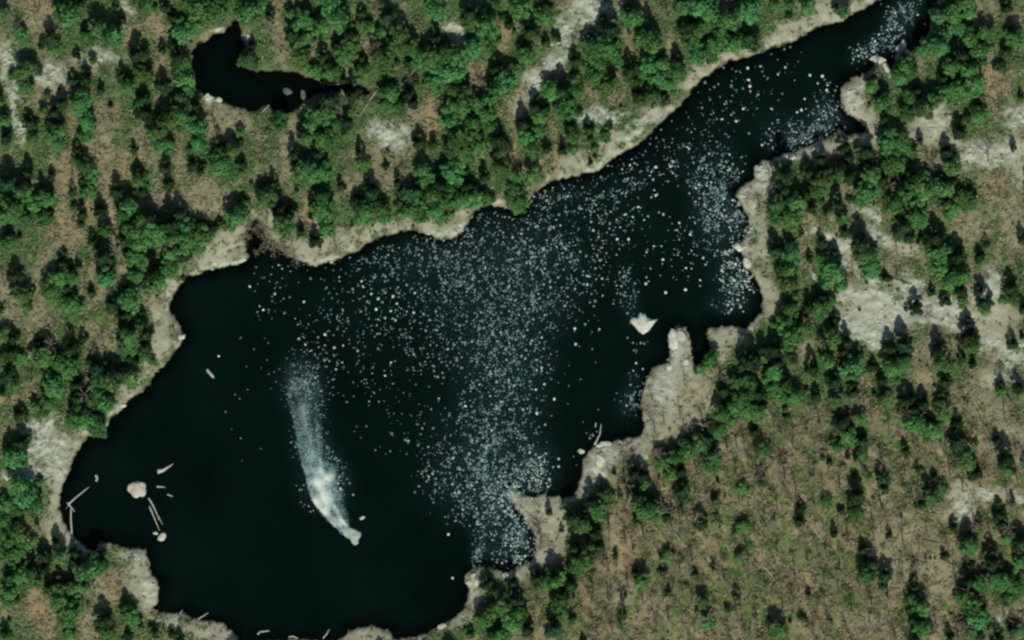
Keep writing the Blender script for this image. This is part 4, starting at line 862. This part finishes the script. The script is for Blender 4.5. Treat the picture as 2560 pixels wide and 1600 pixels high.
# ------------------------------------------------------------------ logs and driftwood
def log(pts, w0, w1, label, z=0.12, mat=None, group=None, name='driftwood_log', branches=0):
    P = []
    cx, cy = W(*pts[0])
    for i, p in enumerate(pts):
        x, y = W(*p); P.append((x - cx, y - cy, max(zat(x, y), 0) + z + 0.05 * i))
    # densify with a slight bend
    Q = []; 
    for i in range(len(P) - 1):
        for k in range(3):
            t = k / 3; Q.append(tuple(P[i][j] * (1 - t) + P[i + 1][j] * t + (rnd.uniform(-.06, .06) if k else 0) for j in range(3)))
    Q.append(P[-1])
    rr = [w0 + (w1 - w0) * i / (len(Q) - 1) for i in range(len(Q))]
    parts = [tube(Q, rr, 6)]
    for i in range(branches):
        q = Q[rnd.randrange(1, len(Q))]; a = rnd.random() * 6.28; L = rnd.uniform(.8, 1.8)
        parts.append(tube([q, (q[0] + math.cos(a) * L, q[1] + math.sin(a) * L, q[2] + .2)], [w1 * .8 + .03, .03], 4))
    V, Fq = merge(parts)
    o = link(name, mesh_np('log', V, Fq, mat or M_log), None, (cx, cy, 0)); tag(o, label, 'log', group); return o
log([(172,1260),(190,1243),(222,1218)], .30, .16, 'bleached log slanting up right from the driftwood shore')
log([(168,1256),(181,1272),(186,1279)], .30, .12, 'short bleached stump piece where the driftwood logs meet', branches=2)
log([(177,1268),(177,1300),(181,1345)], .24, .30, 'upright bleached log along the driftwood shore')
log([(240,1187),(243,1196),(240,1203)], .45, .30, 'short pale log floating off the slanting shore log')
log([(371,1244),(384,1266),(392,1284),(398,1300)], .30, .10, 'right of two thin pale poles below the round lake rock', .06)
log([(373,1264),(383,1288),(393,1312),(399,1326)], .26, .07, 'left of two thin pale poles below the round lake rock', .06)
log([(396,1290),(403,1305),(407,1312)], .12, .05, 'thin sunken stick at the end of the two poles', .05)
log([(517,923),(526,934),(536,945)], .48, .42, 'stubby pale log floating alone in the upper left lake')
log([(394,1178),(406,1176),(420,1168),(434,1159)], .85, .08, 'arrow shaped pale root drifting above the round lake rock')
log([(392,1216),(402,1217),(413,1218)], .34, .10, 'short pale log right of the round lake rock', .05)
log([(418,1236),(432,1241)], .25, .12, 'faint half sunk stick lower right of the round rock', .03)
log([(1503,1058),(1500,1085),(1486,1112)], .12, .30, 'pale log standing out from the cove shore into the lake')
log([(1490,1056),(1488,1068)], .22, .15, 'short pale stick left of the cove shore log')
log([(1545,1098),(1560,1112),(1573,1138)], .22, .14, 'dark tipped log on the sand between cove and spit')
log([(495,1547),(508,1540),(521,1532)], .20, .14, 'pale log floating off the bottom left shore')
log([(438,1546),(450,1534),(457,1525)], .22, .12, 'grey branch poking out of the bottom left shore', branches=2)
log([(644,1586),(650,1579),(660,1578),(673,1577)], .30, .18, 'curled pale log at the bottom edge of the lake')
log([(722,1593),(732,1590),(745,1596)], .25, .2, 'pale log on the bottom shore left of the stony mound')
log([(808,1596),(816,1586),(823,1573)], .22, .14, 'thin pale log poking up from the bottom shore')
log([(656,281),(665,270),(674,262)], .25, .15, 'tan log on the pond lower shore tip')
log([(853,222),(862,242),(878,262),(888,290)], .34, .22, 'long grey log slanting down through the pond arm', .3, M_twig)
log([(941,226),(925,250),(905,280),(898,292)], .34, .18, 'long grey log crossing the right end of the pond arm', .4, M_twig)
log([(806,205),(825,212),(850,210)], .22, .15, 'grey log lying along the upper edge of the pond arm', .25, M_twig)
log([(800,180),(797,200),(812,222)], .15, .1, 'thin pale log leaning over the upper pond arm', .3, M_twig)
log([(2236,228),(2200,232)], .01 + .18, .12, 'short log behind the channel spit')
# windfalls on the brown slopes
wf = [(1560,1362,60,55),(1585,1420,70,60),(1640,1320,50,45),(1700,1350,60,50),(1760,1400,55,52),(1610,1480,70,58),(1660,1540,60,50),(1850,1240,50,48),(1900,1330,60,55),(1930,1440,70,50),
      (1830,1480,60,48),(1990,1220,55,60),(2040,1330,60,55),(2130,1460,50,52),(2170,1560,60,48),(2040,1560,60,60),(2330,1355,80,8),(2310,1480,60,20),(2440,1010,70,66),(2470,1080,70,62),(2500,1000,60,65),(2540,1090,60,60),
      (2410,1000,60,70),(2100,1100,50,60),(1980,1120,50,60),(2480,250,50,20),(2500,300,40,18),(2540,460,50,50),(60,25,60,15),(90,60,50,55),(390,340,50,40),(350,330,50,40),(2240,700,70,22),(2250,730,60,20),(1790,1160,40,62),(1750,1250,50,50),(1800,1560,60,60),(1960,1500,60,55)]
wfz = defaultdict(list)
for q in wf: wfz[zone_of(q[0], q[1])].append(q[0])
for i, (x, y, L, a) in enumerate(wf):
    dx, dy = math.cos(R(a)) * L / 2, math.sin(R(a)) * L / 2
    z = zone_of(x, y)
    log([(x - dx, y - dy), (x, y), (x + dx, y + dy)], .20, .09, fit('%s %s' % ('thin fallen trunk' if len(wfz[z]) == 1 else ORD[sorted(wfz[z]).index(x) + 1] + ' fallen trunk from the left', ZONES[z][2])), .25, M_twig if i % 3 else M_log,
        'fallen trunks on the forest floor', 'fallen_trunk', 2)

# ------------------------------------------------------------------ foam streak
def foam():
    line = [(746,875,34,.02),(752,930,46,.13),(766,985,48,.26),(770,1040,42,.33),(778,1100,38,.38),(788,1150,38,.52),(800,1180,42,.70),(811,1215,46,.88),(824,1250,42,.86),(840,1282,30,.74),(858,1312,20,.75),(868,1332,14,.5)]
    V = []; Fq = []; Cc = []
    M_, NN = 24, 80
    for i in range(NN + 1):
        t = i / NN * (len(line) - 1); k = min(int(t), len(line) - 2); f = t - k
        x, y, w, dn = [line[k][j] * (1 - f) + line[k + 1][j] * f for j in range(4)]
        dxx = line[k + 1][0] - line[k][0]; dyy = line[k + 1][1] - line[k][1]; L = math.hypot(dxx, dyy)
        nxp, nyp = dyy / L, -dxx / L
        for j in range(M_ + 1):
            s = (j / M_) * 2.6 - 1.3
            nn = mnoise.noise(Vector((s * 1.5, i * .12, 3))) * .35 + mnoise.noise(Vector((s * 5, i * .5, 9))) * .2
            qx, qy = x + nxp * s * w, y + nyp * s * w
            wx, wy = W(qx, qy)
            # crisp left side, feathered right side (nxp>0 points right)
            e = (1 - smooth(0.86, 1.0, np.float64(-s + nn * .3))) if s < 0 else (1 - smooth(0.05, 1.15, np.float64(s + nn)))
            dd = float(e) * dn * (0.55 + 0.75 * (0.5 + mnoise.noise(Vector((s * 2.2 + 4, i * .22, 7)))))
            if i < 4: dd *= i / 4
            V.append((wx, wy, 0.03 + 0.14 * dd)); Cc.append((dd, dd, dd))
    for i in range(NN):
        for j in range(M_):
            a = i * (M_ + 1) + j; Fq.append((a, a + 1, a + M_ + 2, a + M_ + 1))
    m, nt, b = newmat('foam')
    at = N(nt, 'ShaderNodeAttribute', attribute_name='tint')
    tc = N(nt, 'ShaderNodeTexCoord'); nz = noise_tex(nt, 1.9, 8, .82, tc.outputs['Object'])
    cr = N(nt, 'ShaderNodeValToRGB'); fq = N(nt, 'ShaderNodeMath', operation='MULTIPLY_ADD'); nt.links.new(nz.outputs[0], fq.inputs[0]); fq.inputs[1].default_value = 0.9; fq.inputs[2].default_value = 0.5
    fp = N(nt, 'ShaderNodeMath', operation='MULTIPLY'); nt.links.new(fq.outputs[0], fp.inputs[0]); nt.links.new(at.outputs['Fac'], fp.inputs[1]); nt.links.new(fp.outputs[0], cr.inputs[0])
    cr.color_ramp.elements[0].color = (0.10, 0.19, 0.18, 1); cr.color_ramp.elements[1].color = (0.64, 0.67, 0.57, 1)
    e = cr.color_ramp.elements.new(.55); e.color = (0.24, 0.34, 0.32, 1)
    nt.links.new(cr.outputs[0], b.inputs['Base Color'])
    mr = N(nt, 'ShaderNodeMapRange'); nt.links.new(nz.outputs[0], mr.inputs[0]); mr.inputs[1].default_value = .35; mr.inputs[2].default_value = .65; mr.inputs[3].default_value = -1.15; mr.inputs[4].default_value = .85
    ad = N(nt, 'ShaderNodeMath', operation='MULTIPLY_ADD'); nt.links.new(at.outputs['Fac'], ad.inputs[0]); ad.inputs[1].default_value = 1.7; nt.links.new(mr.outputs[0], ad.inputs[2])
    gt = N(nt, 'ShaderNodeMath', operation='MULTIPLY', use_clamp=True); nt.links.new(ad.outputs[0], gt.inputs[0])
    st = N(nt, 'ShaderNodeMath', operation='MULTIPLY', use_clamp=True); nt.links.new(at.outputs['Fac'], st.inputs[0]); st.inputs[1].default_value = 4.0
    nt.links.new(st.outputs[0], gt.inputs[1])
    nt.links.new(gt.outputs[0], b.inputs['Alpha'])
    o = link('foam_streak', mesh_np('foam_streak', V, Fq, m, cols=np.array(Cc), smooth=True))
    tag(o, 'long pale streak of foam drifting on the dark lake', 'foam', kind='stuff')
foam()

# ------------------------------------------------------------------ floating flecks
# density blobs in photo px: x,y,rx,ry,angle,weight,brightness
tot = 0
area = [b_[2] * b_[3] * b_[5] for b_ in BL]
g = np.random.RandomState(77)
NF = 15000
pick = g.choice(len(BL), NF, p=np.array(area) / sum(area))
BA = np.array(BL)
u = g.normal(size=(NF, 2)) * 0.60
u = np.where(np.abs(u) > 1.3, u * 0.5, u)
an = np.radians(BA[pick, 4])
ex, ey = u[:, 0] * BA[pick, 2], u[:, 1] * BA[pick, 3]
fx = BA[pick, 0] + ex * np.cos(an) - ey * np.sin(an); fy = BA[pick, 1] + ex * np.sin(an) + ey * np.cos(an)
clump = fbm(fx / 14, fy / 20, 303, 5, .75)
ok = clump > 0.45 + 0.12 * g.rand(NF) - 0.05
fx, fy, pick = fx[ok], fy[ok], pick[ok]
br = BA[pick, 6] * (0.36 + 0.95 * g.rand(len(fx)) ** 2.6)
sz = 0.15 + 0.26 * g.rand(len(fx)) ** 2.2 + 0.16 * (g.rand(len(fx)) < .02)
sparse = g.rand(340)
# a few stray faint ones over the open water
sx = g.uniform(560, 1500, 260); sy = g.uniform(640, 1180, 260)
fx = np.concatenate([fx, sx]); fy = np.concatenate([fy, sy]); br = np.concatenate([br, .35 + .3 * g.rand(260)]); sz = np.concatenate([sz, .16 + .12 * g.rand(260)])
wxs = (fx - 1280) / PPM; wys = (800 - fy) / PPM
beach = (fx > 1255) & (fx < 1365) & (fy > 1215) & (fy < 1430)
ok = sample(DS, wxs, wys) < np.where(beach, 1.6, -0.35)
wxs, wys, br, sz, fx, fy = wxs[ok], wys[ok], br[ok], sz[ok], fx[ok], fy[ok]
NAMED = [(658,775),(687,734),(760,755),(904,702),(908,717),(928,735),(945,748),(941,773),(977,777),(983,741),(992,759),(1037,732),(1034,781),(989,800),(1075,800),(747,846),(763,861),(858,864),(836,869),(812,836),(1120,872),(855,906),(977,906),(962,939),(1163,1015),(1354,920),(1361,960),(1386,998),(1340,974),(1342,1033),(1543,598),(1571,598),(1725,586),(1693,575),(1635,615),(1657,649),(1615,709),(1664,731),(1714,724),(1750,700),(1715,670),(1764,661),(1758,645),(1505,696),(1470,690),(1468,711),(1437,821),(1439,860),(1498,823),(1590,908),(1607,922),(1397,1147),(1397,1166),(1121,1335),(1131,1445),(1596,517),(1639,489),(1676,416),(1740,470),(2056,190),(2025,188),(1945,186),(2069,213),(2067,225),(2011,247),(2294,37),(2312,60),(1872,200),(1870,170),(1876,228),(1805,298),(1840,303),(1858,272),(1575,412),(1640,418),(1905,363),(625,716),(547,890),(1875,215),(1993,280),(2003,275)]
def fleck_np(x, y, s, g, zz=0.0):
    n = 6; a0 = g.rand() * 6.28; st = 0.65 + .5 * g.rand()
    ca, sa = math.cos(a0), math.sin(a0)
    V = []
    for k1, z in ((1.0, 0.005), (0.72, s * .22)):
        for j in range(n):
            t = j * 6.283 / n; r_ = s * k1 * (0.72 + 0.5 * ((j * 7919 + int(a0 * 100)) % 10) / 10)
            ux, uy = math.cos(t) * r_, math.sin(t) * r_ * st
            V.append((x + ux * ca - uy * sa, y + ux * sa + uy * ca, z + zz))
    Fq = [(j, (j + 1) % n, n + (j + 1) % n, n + j) for j in range(n)] + [(n, n + 1, n + 2, n + 3), (n, n + 3, n + 4, n + 5)]
    return V, Fq
mf, nt, b = newmat('pale_flecks')
at = N(nt, 'ShaderNodeAttribute', attribute_name='tint'); nt.links.new(at.outputs['Color'], b.inputs['Base Color'])
def fcol(v): 
    v = min(v, 1.25); t = min(max((v - .4) / .7, 0), 1)
    a = np.array((0.11, 0.19, 0.185)); bb = np.array((0.50, 0.56, 0.51)); return a * (1 - t) + bb * t
order = np.argsort(-(sz * (0.5 + br)))
nbig = 300 - len(NAMED)
FLZ = [(800,900,'in the sparse field left of the lake middle'),(1050,750,'in the upper middle of the lake'),(1230,700,'in the grey band below the north shore cove'),(1250,1000,'in the grey band down the middle of the lake'),
 (1270,1350,'in the speckled bay at the lower right'),(1450,600,'where the channel opens into the lake'),(1700,450,'in the lower part of the channel'),(1850,650,'in the cluster against the east beach'),(1600,700,'in the bay right of the grey band'),
 (2040,310,'beside the channel spit'),(1900,220,'in the open water of the upper channel'),(2230,80,'in the strip at the top of the channel'),(1590,980,'beside the large sand spit'),(1380,1000,'in the dark bay left of the large sand spit'),(620,760,'in the dark upper left of the lake'),(1100,1250,'left of the speckled bay')]
picked = []
for (x, y) in NAMED:
    wx, wy = W(x, y)
    if dat(wx, wy) > -0.3: continue
    picked.append((wx, wy, 0.34 + .14 * g.rand(), np.array((.66, .66, .57)) * (0.8 + .3 * g.rand()), x, y))
for i in order[:nbig]:
    picked.append((wxs[i], wys[i], sz[i], fcol(br[i]), fx[i], fy[i]))
byz = defaultdict(list)
for q in picked: byz[min(FLZ, key=lambda z: (z[0] - q[4]) ** 2 + (z[1] - q[5]) ** 2)[2]].append(q)
def ordw(i):
    o1 = 'first second third fourth fifth sixth seventh eighth ninth tenth eleventh twelfth thirteenth fourteenth fifteenth sixteenth seventeenth eighteenth nineteenth'.split()
    if i <= 19: return o1[i - 1]
    t, u_ = divmod(i, 10); return ('twentieth thirtieth fortieth fiftieth sixtieth seventieth eightieth ninetieth'.split()[t - 2] if u_ == 0 else 'twenty thirty forty fifty sixty seventy eighty ninety'.split()[t - 2] + '-' + o1[u_ - 1])
for z, L in byz.items():
    L.sort(key=lambda q: q[4])
    for k, (x, y, s_, c_, _, _) in enumerate(L):
        V, Fq = fleck_np(0, 0, s_, g)
        o = link('floating_fleck', mesh_np('floating_fleck', V, Fq, mf, cols=np.tile(c_, (len(V), 1))), None, (x, y, max(0.012, zat(x, y) + 0.05)))
        tag(o, fit(('leftmost larger pale fleck ' if k == 0 else ordw(k + 1) + ' larger pale fleck from the left ') + z), 'floating fleck', 'larger pale flecks floating ' + z)
parts = []; cols = []
for i in order[nbig:]:
    V, Fq = fleck_np(wxs[i], wys[i], sz[i], g, max(0.012, zat(wxs[i], wys[i]) + 0.05)); parts.append((V, Fq)); cols += [fcol(br[i])] * len(V)
V, Fq = merge(parts)
o = link('floating_flecks', mesh_np('floating_flecks', V, Fq, mf, cols=np.array(cols)))
tag(o, 'thousands of small grey flecks floating in bands on the lake', 'floating flecks', kind='stuff')
print('EVER', len(ever), 'REST', len(rest), 'BARE', len(blist), 'FLECKS', len(fx), 'ZMAX', max(len(v) for v in cells.values()), max(len(v) for v in bc.values()))
